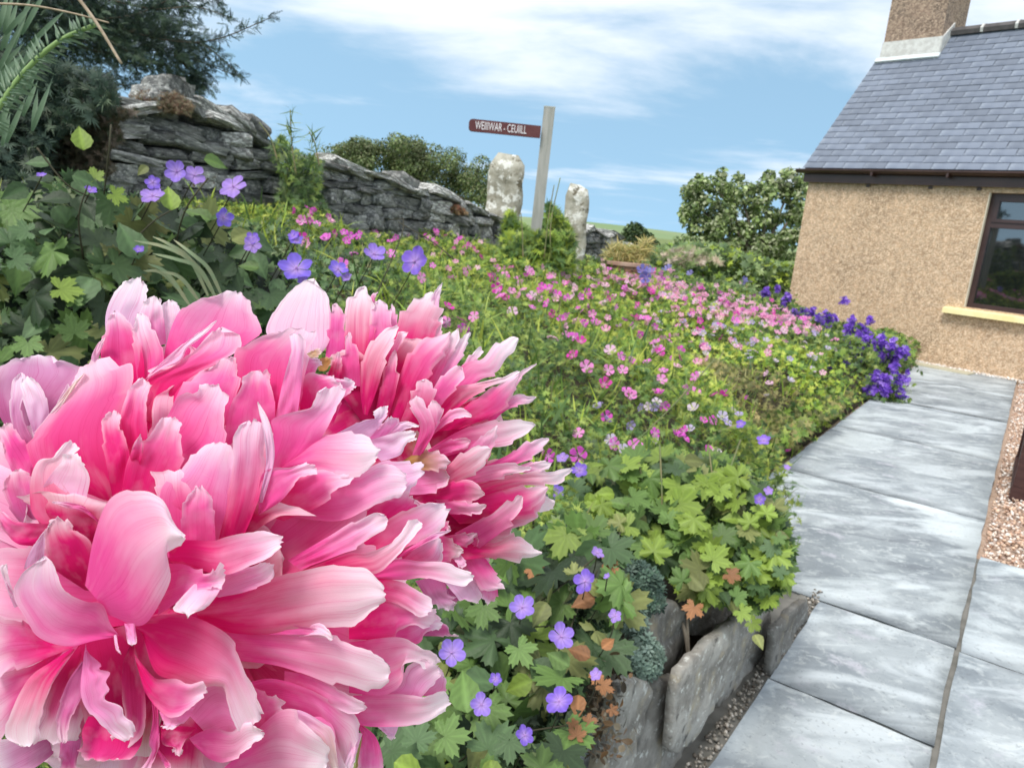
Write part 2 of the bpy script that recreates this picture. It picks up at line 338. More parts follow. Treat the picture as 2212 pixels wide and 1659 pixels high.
# front wall with the window opening cut out
WX0, WX1, WZ0, WZ1 = 2.50, 3.75, .84, 2.34; TH = .28
def wseg(w0, w1, z0, z1, b0=0, b1=TH): return box(hp(w0, b0, z0), HD * (w1 - w0), HB * (b1 - b0), UZ * (z1 - z0))
parts = [wseg(0, WX0, -.05, WZ), wseg(WX1, LEN, -.05, WZ), wseg(WX0, WX1, -.05, WZ0), wseg(WX0, WX1, WZ1, WZ)]
V, F = merge(parts); obj('wall', V, F, M_wall, house, smooth=False)
V = [hp(0, TH + .001, -.05), hp(0, DEP, -.05), hp(0, DEP, WZ), hp(0, DEP / 2, WZ + 1.98), hp(0, TH + .001, WZ + .1)]; V += [v + HD * .28 for v in V]
obj('gable_wall', V, [(0, 1, 2, 3, 4), (9, 8, 7, 6, 5)] + [(i, i + 5, (i + 1) % 5 + 5, (i + 1) % 5) for i in range(5)], M_wall, house, smooth=False)
V = [hp(LEN, 0, -.05), hp(LEN, DEP, -.05), hp(LEN, DEP, WZ), hp(LEN, DEP / 2, WZ + 1.98), hp(LEN, 0, WZ)]; V += [v + HD * .2 for v in V]
obj('gable_wall', V, [(0, 1, 2, 3, 4), (9, 8, 7, 6, 5)] + [(i, i + 5, (i + 1) % 5 + 5, (i + 1) % 5) for i in range(5)], M_wall, house, smooth=False)
V, F = box(hp(.28, DEP - .2, -.05), HD * (LEN - .28), HB * .2, UZ * (WZ + .05)); obj('rear_wall', V, F, M_wall, house, smooth=False)
# damp band at the foot and plinth line
M_brown = mat('brown_plastic', (.045, .022, .018), .35, (.06, .03, .024), 4, spec=.5)
# roof
PIT = radians(47); SL = 3.17; E0 = np.array([-.06, -.12, 2.60]); SU = HB * cos(PIT) + UZ * sin(PIT); RN = -HB * sin(PIT) + UZ * cos(PIT)
def rp(w, s, h=0): return hp(w, -.12, 2.60) + SU * s + RN * h
M_under = mat('roof_underlay', (.03, .032, .036), .9)
RW0, RW1 = -.07, LEN + .2
V, F = box(rp(RW0 + .02, .02, -.07), HD * (RW1 - RW0 - .04), SU * (SL - .02), RN * .05); obj('roof', V, F, M_under, house, smooth=False); roof = bpy.data.objects['roof']
def rps(w, s, h=0): return hp(w, DEP + .12, 2.60) + (-HB * cos(PIT) + UZ * sin(PIT)) * s + (HB * sin(PIT) + UZ * cos(PIT)) * h
V, F = box(rps(RW0 + .02, 0, -.07), HD * (RW1 - RW0 - .04), (-HB * cos(PIT) + UZ * sin(PIT)) * SL, (HB * sin(PIT) + UZ * cos(PIT)) * .06); obj('rear_roof', V, F, mat('slate_rear', (.13, .15, .2), .5), house, smooth=False)
M_slate = mat('slate', (.125, .148, .195), .45, (.17, .195, .245), 2.5, bump=.3, bscale=30, spec=.5, objvar=.15, patches=(((.24, .27, .32), 4, .58, .72), ((.09, .10, .115), 7, .6, .72)))
rows = 23; ex = SL / rows; sw = .305; me_sl = {}
def slate_geo(w0, w1, s0, ln, top=False):
    a = .006; V = [rp(w0, s0, .012), rp(w1, s0, .012), rp(w1, s0 + ln, .001), rp(w0, s0 + ln, .001)]
    V = np.array(V + [v - RN * .008 for v in V]); return V, [(0, 1, 2, 3), (7, 6, 5, 4), (0, 4, 5, 1), (1, 5, 6, 2), (3, 7, 4, 0)]
cnt = 0; rest = []; sO = np.array(HO) + np.array(roof.location)
for r in range(rows):
    x = RW0 - (sw / 2 if r % 2 else 0) - .0; s0 = r * ex
    while x < RW1:
        w0 = max(RW0, x); w1 = min(RW1, x + sw - .005); x += sw
        if w1 - w0 < .04: continue
        if s0 > 2.49 and w0 < .88:       # chimney stands here
            if w1 <= .95: continue
            w0 = .9
        jit = random.uniform(-.004, .004); lift = random.uniform(0, .003)
        V, F = slate_geo(w0 + random.uniform(0, .003), w1, s0 + jit, ex + .05 if r < rows - 1 else ex); V = V + RN * lift
        if w0 < 3.75 and cnt < 298: obj('slate', V, F, M_slate, roof, off=sO, smooth=False); cnt += 1
        else: rest.append((V, F))
V, F = merge(rest); obj('slate_courses', V, F, M_slate, roof, off=sO, smooth=False, kind='stuff')
# ridge
M_ridge = mat('ridge_tile', (.07, .065, .065), .7, (.11, .1, .1), 6); M_mort = mat('lime_mortar', (.62, .62, .60), .9, (.48, .47, .45), 12, bump=.5)
def ridge_piece(w0, w1, r, dz=0):
    V = []; top = rp(0, SL) + UZ * (.015 + dz); b0 = (top - hp(0, 0, 0))
    for w_ in (w0, w1):
        for a in (-1.2, -.6, 0, .6, 1.2):
            V.append(HC + HD * w_ + HB * (DEP / 2 + sin(a) * r * 1.25) + UZ * (rp(0, SL)[2] + dz + cos(a) * r - .06))
        for a in (1.2, -1.2): V.append(HC + HD * w_ + HB * (DEP / 2 + sin(a) * r * 1.1) + UZ * (rp(0, SL)[2] + dz + cos(a) * r - .12))
    return np.array(V), [tuple(range(7)), tuple(range(13, 6, -1))] + [(i, i + 7, (i + 1) % 7 + 7, (i + 1) % 7) for i in range(7)]
x = .87
while x < LEN: V, F = ridge_piece(x + .02, x + .44, .13); obj('ridge_tile', V, F, M_ridge, house, smooth=False); V, F = ridge_piece(x - .02, x + .018, .138); obj('mortar_joint', V, F, M_mort, house, smooth=False); x += .46
V, F = box(rp(.87, SL - .075, .014), HD * (LEN - .87), SU * .05, RN * .03); obj('mortar_bed', V, F, M_mort, house, smooth=False)
# chimney
CF = 1.66; V, F = box(hp(.0, CF, 3.6), HD * .87, HB * .85, UZ * 2.9); ch = obj('chimney', V, F, M_chim, house, smooth=False)
cO = np.array(HO) + np.array(ch.location)
zr = lambda b: 2.60 + (b + .12) * math.tan(PIT)
V = [hp(-.02, CF - .03, zr(CF) + .02), hp(.89, CF - .03, zr(CF) + .02), hp(.885, CF - .012, zr(CF) + .27), hp(-.012, CF - .012, zr(CF) + .27)]; V += [v + HB * .03 for v in V]
obj('flashing', V, [(0, 1, 2, 3), (7, 6, 5, 4), (0, 4, 5, 1), (1, 5, 6, 2), (2, 6, 7, 3), (3, 7, 4, 0)], M_mort, ch, off=cO, smooth=False)
V, F = box(rp(-.05, (CF + .12) / cos(PIT) - .10, .018), HD * .97, SU * .09, RN * .03); obj('mortar_fillet', V, F, mat('pale_mortar', (.5, .56, .58), .9, (.66, .68, .68), 9, bump=.6), ch, off=cO, smooth=False)
V = [hp(.875, CF, zr(CF) + .26), hp(.875, CF, zr(CF) - .02), hp(.875, 2.02, zr(2.02) - .02), hp(.875, 2.02, zr(2.02) + .16)]; V += [v + HD * .022 for v in V]
obj('side_flashing', V, [(0, 1, 2, 3), (7, 6, 5, 4), (0, 4, 5, 1), (1, 5, 6, 2), (2, 6, 7, 3), (3, 7, 4, 0)], M_mort, ch, off=cO, smooth=False)
# gutter, fascia
V = []; F = []
gr = .06; gc = lambda w_: hp(w_, -.15, 2.585)
for w_ in (-.13, LEN + .2):
    for a in np.linspace(0, pi, 9): V.append(gc(w_) + HB * cos(a) * gr - UZ * sin(a) * gr)
    for a in np.linspace(pi, 0, 9): V.append(gc(w_) + HB * cos(a) * (gr - .006) - UZ * sin(a) * (gr - .006))
F = [(i, (i + 1) % 18, 18 + (i + 1) % 18, 18 + i) for i in range(18)] + [tuple(range(17, -1, -1)), tuple(range(18, 36))]
obj('gutter', V, F, M_brown, house)
V = []; 
for a in np.linspace(0, pi, 10): V.append(gc(-.131) + HB * cos(a) * gr - UZ * sin(a) * gr)
V += [v - HD * .01 for v in V]; obj('gutter_end', V, [tuple(range(10)), tuple(range(19, 9, -1))] + [(i, i + 10, (i + 1) % 10 + 10, (i + 1) % 10) for i in range(10)], M_brown, house, smooth=False)
V, F = box(hp(-.05, -.085, 2.40), HD * (LEN + .1), HB * .02, UZ * .2); obj('fascia', V, F, M_brown, house, smooth=False)
V, F = box(hp(-.05, -.063, 2.405), HD * (LEN + .1), HB * .06, UZ * .012); obj('soffit', V, F, mat('brown_soffit', (.06, .035, .03), .5), house, smooth=False)
for w_ in (1.0, 2.0, 3.0, 4.2):
    V, F = box(hp(w_, -.2, 2.50), HD * .03, HB * .11, UZ * .06); obj('gutter_bracket', V, F, M_brown, house, smooth=False)
for w_ in (.9, 1.75, 2.35, 3.0):
    V, F = box(hp(w_, -.03, 2.36), HD * .05, HB * .03, UZ * .035); obj('soffit_clip', V, F, M_brown, house, smooth=False)
# window
win = None
M_frame = mat('window_frame_brown', (.045, .025, .024), .35, (.06, .035, .033), 3, spec=.5)
M_glass = mat('window_glass', (.008, .010, .011), .03, spec=.6); [n for n in M_glass.node_tree.nodes if n.type == 'BSDF_PRINCIPLED'][0].inputs['IOR'].default_value = 2.1
def bar(w0, w1, z0, z1, b0, b1, nm, par, m=M_frame, off=None): V, F = box(hp(w0, b0, z0), HD * (w1 - w0), HB * (b1 - b0), UZ * (z1 - z0)); return obj(nm, V, F, m, par, off=off, smooth=False)
fw = .07; B0, B1 = .09, .15
V, F = merge([box(hp(WX0, B0, WZ0), HD * fw, HB * (B1 - B0), UZ * (WZ1 - WZ0)), box(hp(WX1 - fw, B0, WZ0), HD * fw, HB * (B1 - B0), UZ * (WZ1 - WZ0)),
              box(hp(WX0 + fw, B0, WZ0), HD * (WX1 - WX0 - 2 * fw), HB * (B1 - B0), UZ * .06), box(hp(WX0 + fw, B0, WZ1 - .06), HD * (WX1 - WX0 - 2 * fw), HB * (B1 - B0), UZ * .06),
              box(hp(WX0 + fw, B0, 1.90), HD * (WX1 - WX0 - 2 * fw), HB * (B1 - B0), UZ * .07)])
win = obj('window', V, F, M_frame, house, smooth=False); wO = np.array(HO) + np.array(win.location)
bar(WX0 + fw + .001, WX1 - fw - .001, .901, 1.899, .128, .134, 'pane', win, M_glass, wO)
bar(WX0 + fw + .045, WX1 - fw - .045, 2.012, 2.238, .118, .124, 'top_pane', win, M_glass, wO)
V, F = merge([box(hp(WX0 + fw + .004, .075, 1.972), HD * .045, HB * .04, UZ * .306), box(hp(WX1 - fw - .049, .075, 1.972), HD * .045, HB * .04, UZ * .306),
              box(hp(WX0 + fw + .05, .075, 1.972), HD * (WX1 - WX0 - 2 * fw - .1), HB * .04, UZ * .042), box(hp(WX0 + fw + .05, .075, 2.236), HD * (WX1 - WX0 - 2 * fw - .1), HB * .04, UZ * .042)])
obj('opening_light', V, F, M_frame, win, off=wO, smooth=False)
V, F = merge([box(hp(WX0 - .0, .02, WZ0), HD * .003, HB * .07, UZ * (WZ1 - WZ0)), box(hp(WX0 + .003, -.012, WZ0), HD * .012, HB * .05, UZ * (WZ1 - WZ0))])
obj('reveal_bead', V, F, mat('cream_render', (.62, .56, .45), .8), house, smooth=False)
V = [hp(WX0 - .22, -.11, .735), hp(WX1 + .22, -.11, .735), hp(WX1 + .22, .088, .735), hp(WX0 - .22, .088, .735), hp(WX0 - .22, -.11, .80), hp(WX1 + .22, -.11, .80), hp(WX1 + .22, .088, .835), hp(WX0 - .22, .088, .835)]
F = [(0, 3, 2, 1), (4, 5, 6, 7), (0, 1, 5, 4), (1, 2, 6, 5), (2, 3, 7, 6), (3, 0, 4, 7)]
obj('window_sill', V, F, mat('cream_paint', (.84, .71, .34), .55, (.88, .78, .44), 4, bump=.15), house, smooth=False)
# strips at the foot of the wall
V, F = box(hp(-.3, -.42, -.05), HD * 3.15, HB * .30, UZ * .062); obj('concrete_strip', V, F, mat('old_concrete', (.42, .39, .28), .9, (.5, .47, .36), 5, bump=.4, bscale=80), kind='structure', smooth=False)
n = 2600; wv = RNG.uniform(-.5, 3.6, n); bv = RNG.uniform(-.125, -.005, n); P = HC[None] + HD[None] * wv[:, None] + HB[None] * bv[:, None]; P[:, 2] = RNG.uniform(-.02, .02, n)
scatter('wall_foot_gravel', LUMPS, P, rnd_dirs(n, 1, .8), rnd_dirs(n, 0, 1), RNG.uniform(.008, .016, n), pal(n, [(.78, .72, .66), (.7, .58, .48), (.85, .82, .78)]), M_peb, kind='stuff')
V, F = box(hp(float((gz(2198, 850) - HC) @ HD), -.50, -.04), HD * .7, HB * .33, UZ * .08); o = obj('drain_cover', V, F, mat('dark_slate_step', (.09, .1, .12), .6, (.13, .14, .16), 8), smooth=False); tag(o, 'dark grey slate kerb block at the foot of the cottage wall by the gravel', 'stone block')
# brown planter at the right edge
p0 = gz(2180, 1071); dA = -PN; pl = empty('wooden_planter', p0 + dA * .3 + PA * .3, label='dark brown slatted wooden planter standing on pink gravel, cut off by the right edge', cat='planter'); 
M_pl = mat('brown_stained_wood', (.05, .022, .02), .5, (.075, .035, .03), 5, stretch=(1, 1, 6), bump=.3)
V, F = box(p0 - UZ * .02, dA * .6, PA * 1.0, UZ * .085); obj('plinth', V, F, M_pl, pl, smooth=False)
for i in range(4):
    V, F = box(p0 + dA * .02 + PA * .02 + UZ * (.07 + i * .1), dA * .56, PA * .96, UZ * .094); obj('board', V, F, M_pl, pl, smooth=False)
for a, b in ((0, 0), (0, .93), (.53, 0), (.53, .93)):
    V, F = box(p0 + dA * (a + .005) + PA * (b + .005) + UZ * .066, dA * .06, PA * .06, UZ * .42); obj('corner_post', V, F, M_pl, pl, smooth=False)
# ================================================================ upright edging stones
def noisy_slab(name, poly, s_pl, th, mtl, parent, lean=.0, seed=0, back=1):
    """outline given in the stone's own upright plane (points are world hits), bevelled and roughened"""
    A = st(s_pl, 0); pts2 = [plane_hit(x, y, A, PN) for x, y in poly]
    P = np.array(pts2); Q = spline(np.vstack([P, P[:1]]), 33)[:-1] * 0 + 1.0 * np.array([np.interp(np.linspace(0, len(P), 33)[:-1], range(len(P) + 1), np.r_[P[:, k], P[0, k]]) for k in range(3)]).T; Q = Q.mean(0) + (Q - Q.mean(0)) * .955; Q[:, 2] -= np.where(Q[:, 2] < .07, .05, 0)
    Q += np.array([noise.noise_vector(Vector(q) * 26 + Vector((seed, 0, 0))) * 1 for q in Q]) * .011
    c = Q.mean(0); V = []; n = len(Q)
    def ring(sc, d, rough): 
        for q in Q:
            p = c + (q - c) * sc; p = p + PN * (d + rough * noise.noise(Vector(p) * 9 + Vector((seed, 3, 0)))); p[2] = max(p[2], -.08); V.append(p)
    lift_ = (seed % 3) * .006; ring(1, .003, 0); ring(.975, -lift_ * .3, .004); ring(.62, -lift_, .016); ring(.25, -lift_, .018); V.append(c)
    ring(1, th * .8, 0); ring(.9, th, .01)
    F = []
    for k in range(3): F += [(k * n + i, k * n + (i + 1) % n, (k + 1) * n + (i + 1) % n, (k + 1) * n + i) for i in range(n)]
    F += [(3 * n + i, 3 * n + (i + 1) % n, 4 * n) for i in range(n)]; o0 = 4 * n + 1
    F += [(i, o0 + i, o0 + (i + 1) % n, (i + 1) % n) for i in range(n)] + [(o0 + i, o0 + n + i, o0 + n + (i + 1) % n, o0 + (i + 1) % n) for i in range(n)] + [tuple(o0 + n + i for i in range(n))]
    return obj(name, V, F, mtl, parent)
M_edge = mat('edging_stone', (.17, .155, .135), .8, (.37, .35, .315), 9, bump=.8, bscale=55, bdist=.012, objvar=.42, patches=(((.36, .31, .22), 9, .50, .66), ((.07, .066, .06), 18, .56, .68), ((.55, .55, .51), 40, .56, .64)))
M_lich = mat('lichened_stone', (.40, .41, .40), .85, (.6, .62, .61), 16, bump=.6, bscale=30, patches=(((.16, .15, .14), 10, .56, .66),))
edging = empty('stone_edging', st(.5, -.7), label='row of upright grey flagstones edging the raised flower bed beside the path', cat='stone edging')
EDG = [(.495, .03, [(1666, 1443), (1671, 1366), (1700, 1330), (1725, 1305), (1749, 1288), (1754, 1328), (1722, 1380), (1676, 1446)], 0),
       (.57, .03, [(1550, 1545), (1560, 1440), (1592, 1330), (1605, 1312), (1664, 1298), (1668, 1360), (1666, 1442), (1600, 1505)], 0),
       (.535, .03, [(1464, 1452), (1520, 1400), (1570, 1350), (1595, 1335), (1592, 1400), (1562, 1500), (1530, 1560), (1490, 1620), (1440, 1640)], 0),
       (.585, .03, [(1423, 1462), (1470, 1456), (1515, 1456), (1514, 1500), (1490, 1580), (1470, 1640), (1440, 1720), (1330, 1760), (1380, 1600)], 0),
       (.56, .035, [(1338, 1478), (1362, 1462), (1400, 1466), (1412, 1490), (1398, 1560), (1370, 1640), (1330, 1760), (1270, 1760), (1320, 1600)], 0),
       (.63, .06, [(1258, 1600), (1275, 1565), (1310, 1556), (1338, 1580), (1340, 1640), (1320, 1740), (1230, 1760), (1240, 1680)], 1),
       (.62, .05, [(1370, 1420), (1400, 1330), (1450, 1300), (1500, 1320), (1480, 1400), (1440, 1470), (1390, 1480)], 0),
       (.70, .05, [(1480, 1300), (1520, 1262), (1600, 1250), (1660, 1262), (1650, 1340), (1560, 1370), (1490, 1380)], 0)]
for i, (s_, th, poly, k) in enumerate(EDG): noisy_slab('stone', poly, s_, th, M_lich if k else M_edge, edging, seed=i * 7.7)
n = 1700; P = rect_st(n, .50, .545, -1.9, .1, -.035, .004)
scatter('edging_grit', LUMPS, P, rnd_dirs(n, 1, .8), rnd_dirs(n, 0, 1), RNG.uniform(.003, .009, n), pal(n, [(.2, .18, .15), (.32, .29, .25), (.12, .10, .08), (.42, .38, .33)]), M_peb, kind='stuff')
# pale lump of lime by the joint
# ================================================================ dry stone wall
WA = at(0, 420, 4.1); WB = at(1090, 470, 9.0); WA[2] = WB[2] = 0; Wd = (WB - WA) / np.linalg.norm(WB - WA); Wn = np.array([Wd[1], -Wd[0], 0]); WL = np.linalg.norm(WB - WA)
def wall_uz(x, y): p = plane_hit(x, y, WA, Wn); return (p - WA) @ Wd, p[2]
prof = [wall_uz(*p) for p in [(0, 245), (100, 235), (230, 232), (335, 226), (372, 210), (400, 220), (428, 238), (500, 262), (560, 285), (590, 320), (640, 335), (700, 352), (780, 366), (850, 385), (890, 408), (950, 412), (1000, 435), (1060, 462), (1095, 480)]]
pu = [p[0] for p in prof]; pz = [p[1] for p in prof]
def wtop(u): return float(np.interp(u, pu, pz))
def stone_mesh(seed):
    r = random.Random(seed); n = 3; V = []; idx = {}; F = []
    def vid(p):
        if p not in idx: idx[p] = len(V); V.append(p)
        return idx[p]
    for ax in range(3):
        for sg in (0, n):
            for i in range(n):
                for j in range(n):
                    q = [(i, j), (i + 1, j), (i + 1, j + 1), (i, j + 1)]; f = []
                    for a, b in q:
                        p = [0, 0, 0]; p[ax] = sg; p[(ax + 1) % 3] = a; p[(ax + 2) % 3] = b; f.append(vid(tuple(p)))
                    F.append(tuple(f) if sg else tuple(f[::-1]))
    W = []
    for p in V:
        v = Vector([c / n * 2 - 1 for c in p]); v = Vector([np.sign(c) * abs(c) ** .8 for c in v]); m_ = max(abs(c) for c in v); l = v.length
        v = v * (1 - .13 * (l / m_ - 1)); v = v + noise.noise_vector(v * 1.1 + Vector((seed * 5.1, 0, 0))) * .26 + noise.noise_vector(v * 3 + Vector((seed * 2.1, 4, 0))) * .09; W.append(v * .5)
    return np.array([tuple(v) for v in W]), F
M_stone = mat('wall_stone', (.14, .142, .14), .9, (.36, .36, .34), 5, bump=1, bscale=14, bdist=.02, objvar=.35, patches=(((.55, .55, .52), 7, .54, .60), ((.035, .037, .036), 6, .60, .68)))
M_cap = mat('lichen_capstone', (.22, .215, .20), .9, (.42, .41, .39), 6, bump=1, bscale=14, bdist=.02, objvar=.2, patches=(((.76, .76, .72), 6, .48, .57), ((.27, .14, .08), 5, .58, .66)))
sm = [mesh_data('stone', *stone_mesh(i), M_stone, smooth=i % 3 == 0) for i in range(10)]; sc_ = [mesh_data('stone', *stone_mesh(30 + i), M_cap, smooth=i % 3 == 0) for i in range(7)]
def stone_wall(nm, A, dr, nr, L, top, z0, lab, cw=(.16, .46), chh=(.05, .15), dep=.4, cap=True, u0=0):
    T = empty(nm, A + dr * (u0 + L / 2), label=lab, cat='stone wall'); O = np.array(T.location)
    def place(u, z, ln, h, d, back, me, rz=0, tilt=0):
        o = bpy.data.objects.new('stone', me); p = A + dr * u + nr * (-back - d / 2) + UZ * z; o.location = p - O
        o.rotation_euler = (random.uniform(-.06, .06), tilt, atan2(dr[1], dr[0]) + rz); o.scale = (ln, d, h); link(o, T)
    z = z0
    while z < 3:
        h = random.uniform(*chh); u = u0 + random.uniform(-.2, 0)
        while u < u0 + L:
            ln = random.uniform(*cw); t_ = top(u + ln / 2)
            if z + h * .5 < t_ - (.05 if cap else 0): place(u + ln / 2, z + h / 2 + random.uniform(-.01, .01), ln * 1.04, h * random.uniform(.95, 1.12), random.uniform(.2, .3), random.uniform(-.05, .04), random.choice(sm if random.random() < .8 else sc_), random.uniform(-.25, .25), random.uniform(-.13, .13))
            u += ln
        z += h * .97
    if cap:
        u = u0
        while u < u0 + L:
            ln = random.uniform(.16, .42); h = random.uniform(.04, .085); sl_ = (top(u + ln) - top(u)) / ln
            place(u + ln / 2, top(u + ln / 2) - h * .3, ln * 1.15, h, .36, -.05, random.choice(sc_ if random.random() < .7 else sm), random.uniform(-.15, .15), -math.atan(max(-.7, min(.7, sl_))) + random.uniform(-.06, .06)); u += ln
    us = np.linspace(u0, u0 + L, 40); V = []
    for u in us:
        t_ = top(u) - .08
        for b in (.12, dep + .1):
            for zz_ in (z0 - 1, t_): V.append(A + dr * u - nr * b + UZ * zz_)
    F = []
    for i in range(39): a = i * 4; F += [(a, a + 4, a + 5, a + 1), (a + 2, a + 3, a + 7, a + 6), (a + 1, a + 5, a + 7, a + 3)]
    F += [(0, 1, 3, 2), (156, 158, 159, 157)]
    obj('rubble_core', V, F, mat('wall_core', (.03, .03, .03), .95, (.05, .048, .045), 9), T, smooth=False)
    return T, place
wall, wplace = stone_wall('dry_stone_wall', WA, Wd, Wn, WL - .05 + .9, wtop, .95, 'old grey dry stone wall with white lichened capstones running behind the flowers', u0=-.9)
for (x, y, ln, h, tl) in [(275, 222, .42, .05, .05), (372, 188, .17, .12, 0), (345, 205, .14, .1, .1), (400, 207, .09, .15, .1), (428, 236, .16, .10, .6), (470, 245, .35, .08, .35), (555, 275, .22, .12, .4), (520, 262, .3, .09, .4), (880, 395, .34, .13, .25), (960, 418, .5, .08, .2), (760, 362, .55, .09, .2)]:
    u, z = wall_uz(x, y); wplace(u, z, ln, h, .26, -.04, random.choice(sc_ if h < .1 else sm), 0, tl)
W2 = at(1262, 560, 11.); W3 = at(1350, 560, 12.); W2[2] = W3[2] = 0; d2 = (W3 - W2) / np.linalg.norm(W3 - W2); n2_ = np.array([d2[1], -d2[0], 0])
stone_wall('field_wall', W2, d2, n2_, np.linalg.norm(W3 - W2) + .3, lambda u: 1.40 - .1 * u + .05 * sin(u * 9), .5, 'short stretch of rubble wall beyond the gateposts, right of the smaller one', cw=(.1, .22), chh=(.07, .12), u0=-.3)
# gate stones
def monolith(nm, x0, x1, ytop, ybot, dep, lab, col, th=.22, notch=None):
    A = at((x0 + x1) / 2, ybot, dep); cx = (x0 + x1) / 2; P = []
    tl = at(x0, ytop, dep); hw = (x1 - x0) / FOC * dep / 2; h = (ytop - ybot) / FOC * dep; bz = at(cx, ybot, dep)[2] - .9; tz = at(cx, ytop, dep)[2]; bx = at(cx + 30 * (ybot - ytop) / 265 * 0, (ytop + ybot) / 2, dep)
    V = []; rings = 14; k = 16
    for i in range(rings + 1):
        f = i / rings; z = bz + (tz - bz) * f; g = 1 - max(0, (f - .88) / .12) ** 2.5 * (.42 if notch is None else .2)
        lean = at(cx, ytop + (ybot - ytop) * (1 - f), dep)
        for j in range(k):
            a = 2 * pi * j / k; ca, sa = cos(a), sin(a); q = (abs(ca) ** 8 + abs(sa) ** 8) ** -.125
            p = Vector((bx[0] + hw * ca * q * g * (1.06 - .1 * f), bx[1] + th / 2 * sa * q * g, z)); p += Vector(noise.noise_vector(p * 4)) * .035 + Vector(noise.noise_vector(p * 14)) * .012; p.z += (.05 if notch else 0) * -ca * f ** 8; V.append(tuple(p))
    V.append((bx[0] + .01, bx[1], tz + .01)); F = [(i * k + j, i * k + (j + 1) % k, (i + 1) * k + (j + 1) % k, (i + 1) * k + j) for i in range(rings) for j in range(k)]
    F += [(rings * k + j, rings * k + (j + 1) % k, (rings + 1) * k) for j in range(k)] + [tuple(range(k))[::-1]]
    return tag(obj(nm, V, F, col), lab, 'gatepost', 'standing stone gateposts')
M_mono = mat('gate_stone', (.27, .25, .19), .9, (.46, .44, .37), 6, bump=1, bscale=9, bdist=.03, patches=(((.74, .73, .67), 8, .50, .58), ((.14, .12, .08), 9, .56, .64)))
monolith('gatepost', 1056, 1132, 336, 450, 9.0, 'taller round topped standing stone with pale lichen left of the signpost', M_mono)
monolith('gatepost', 1216, 1268, 402, 570, 8.3, 'shorter flat topped standing stone right of the signpost', M_mono, th=.18, notch=1)
# signpost
A = at(1160, 500, 6.6); T_ = at(1187, 235, 6.6); post_x = (A[0] + T_[0]) / 2; py_ = A[1] * .5 + T_[1] * .5; tz = T_[2]; A = at(1158, 500, 6.6)
sg = empty('signpost', (T_[0], T_[1], .4), label='grey wooden fingerpost with one brown arm pointing left, between the gateposts', cat='signpost')
V, F = box((T_[0] - .05, T_[1] - .05, .35), (.1, 0, 0), (0, .1, 0), (0, 0, tz - .35)); V[:, 0] += (V[:, 2] - tz) * .012
obj('post', V, F, mat('weathered_wood', (.30, .30, .27), .85, (.40, .39, .36), 5, stretch=(6, 6, .6), bump=.5, bscale=12), sg, smooth=False)
V, F = box((T_[0] - .051, T_[1] - .051, tz), (.102, 0, 0), (0, .102, 0), (0, 0, .012)); obj('post_cap', V, F, mat('worn_wood_top', (.40, .40, .36), .9), sg, smooth=False)
Lb = at(1013, 275, 6.45); Rb = at(1168, 281, 6.55); ax = Rb - Lb; sl_len = np.linalg.norm(ax); ax /= sl_len; ax[2] *= .2; ax /= np.linalg.norm(ax); nb = np.array([ax[1], -ax[0], 0]); nb /= np.linalg.norm(nb); upb = np.cross(nb, ax) * -1
if upb[2] < 0: upb = -upb
hb = .052; rc = .03; out2 = [(rc, -hb), (sl_len - .0, -hb), (sl_len, hb), (rc, hb)] + [(rc - rc * sin(a), hb - rc + rc * cos(a)) for a in (.5, 1.0, 1.57)] + [(rc - rc * sin(a), -hb + rc - rc * cos(a)) for a in (1.57, 1.0, .5)]
mid = (Lb + Rb) / 2; orig = mid - ax * sl_len / 2
V = [orig + ax * a + upb * b - nb * -.0 for a, b in out2]; V += [v - nb * .03 for v in V]; m_ = len(out2)
brd = obj('sign_board', V, [tuple(range(m_)), tuple(range(2 * m_ - 1, m_ - 1, -1))] + [(i, (i + 1) % m_, m_ + (i + 1) % m_, m_ + i) for i in range(m_)], mat('brown_sign', (.115, .035, .038), .6, (.14, .05, .05), 6), sg, smooth=False)
fc = bpy.data.curves.new('lettering', 'FONT'); fc.body = 'WEIIIWAR - CEUIILL'; fc.size = .10; fc.extrude = .001; fc.space_character = 1.0; fc.offset = .0003; fc.materials.append(mat('white_lettering', (.80, .74, .76), .6)); fc.align_y = 'CENTER'
to = bpy.data.objects.new('lettering', fc); COL.objects.link(to); bpy.context.view_layer.update()
tw = to.dimensions[0]; sx = (sl_len * .715) / tw
dg = bpy.context.evaluated_depsgraph_get(); tm = bpy.data.meshes.new_from_object(to.evaluated_get(dg)); bpy.data.objects.remove(to)
Vt = np.array([v.co[:] for v in tm.vertices]); Ft = [tuple(p.vertices) for p in tm.polygons]; bO = np.array(sg.location) + np.array(brd.location)
fr = nb if nb[1] < 0 else -nb
face0 = orig + fr * (.0 if np.allclose(fr, nb) else .03)
Vw = [face0 + fr * (.003 + v[2]) + ax * (sl_len * .085 + v[0] * sx) + upb * (v[1] * .95) for v in Vt]
obj('lettering', Vw, Ft, mat('white_lettering', (.8, .74, .76)), brd, off=bO, smooth=False)
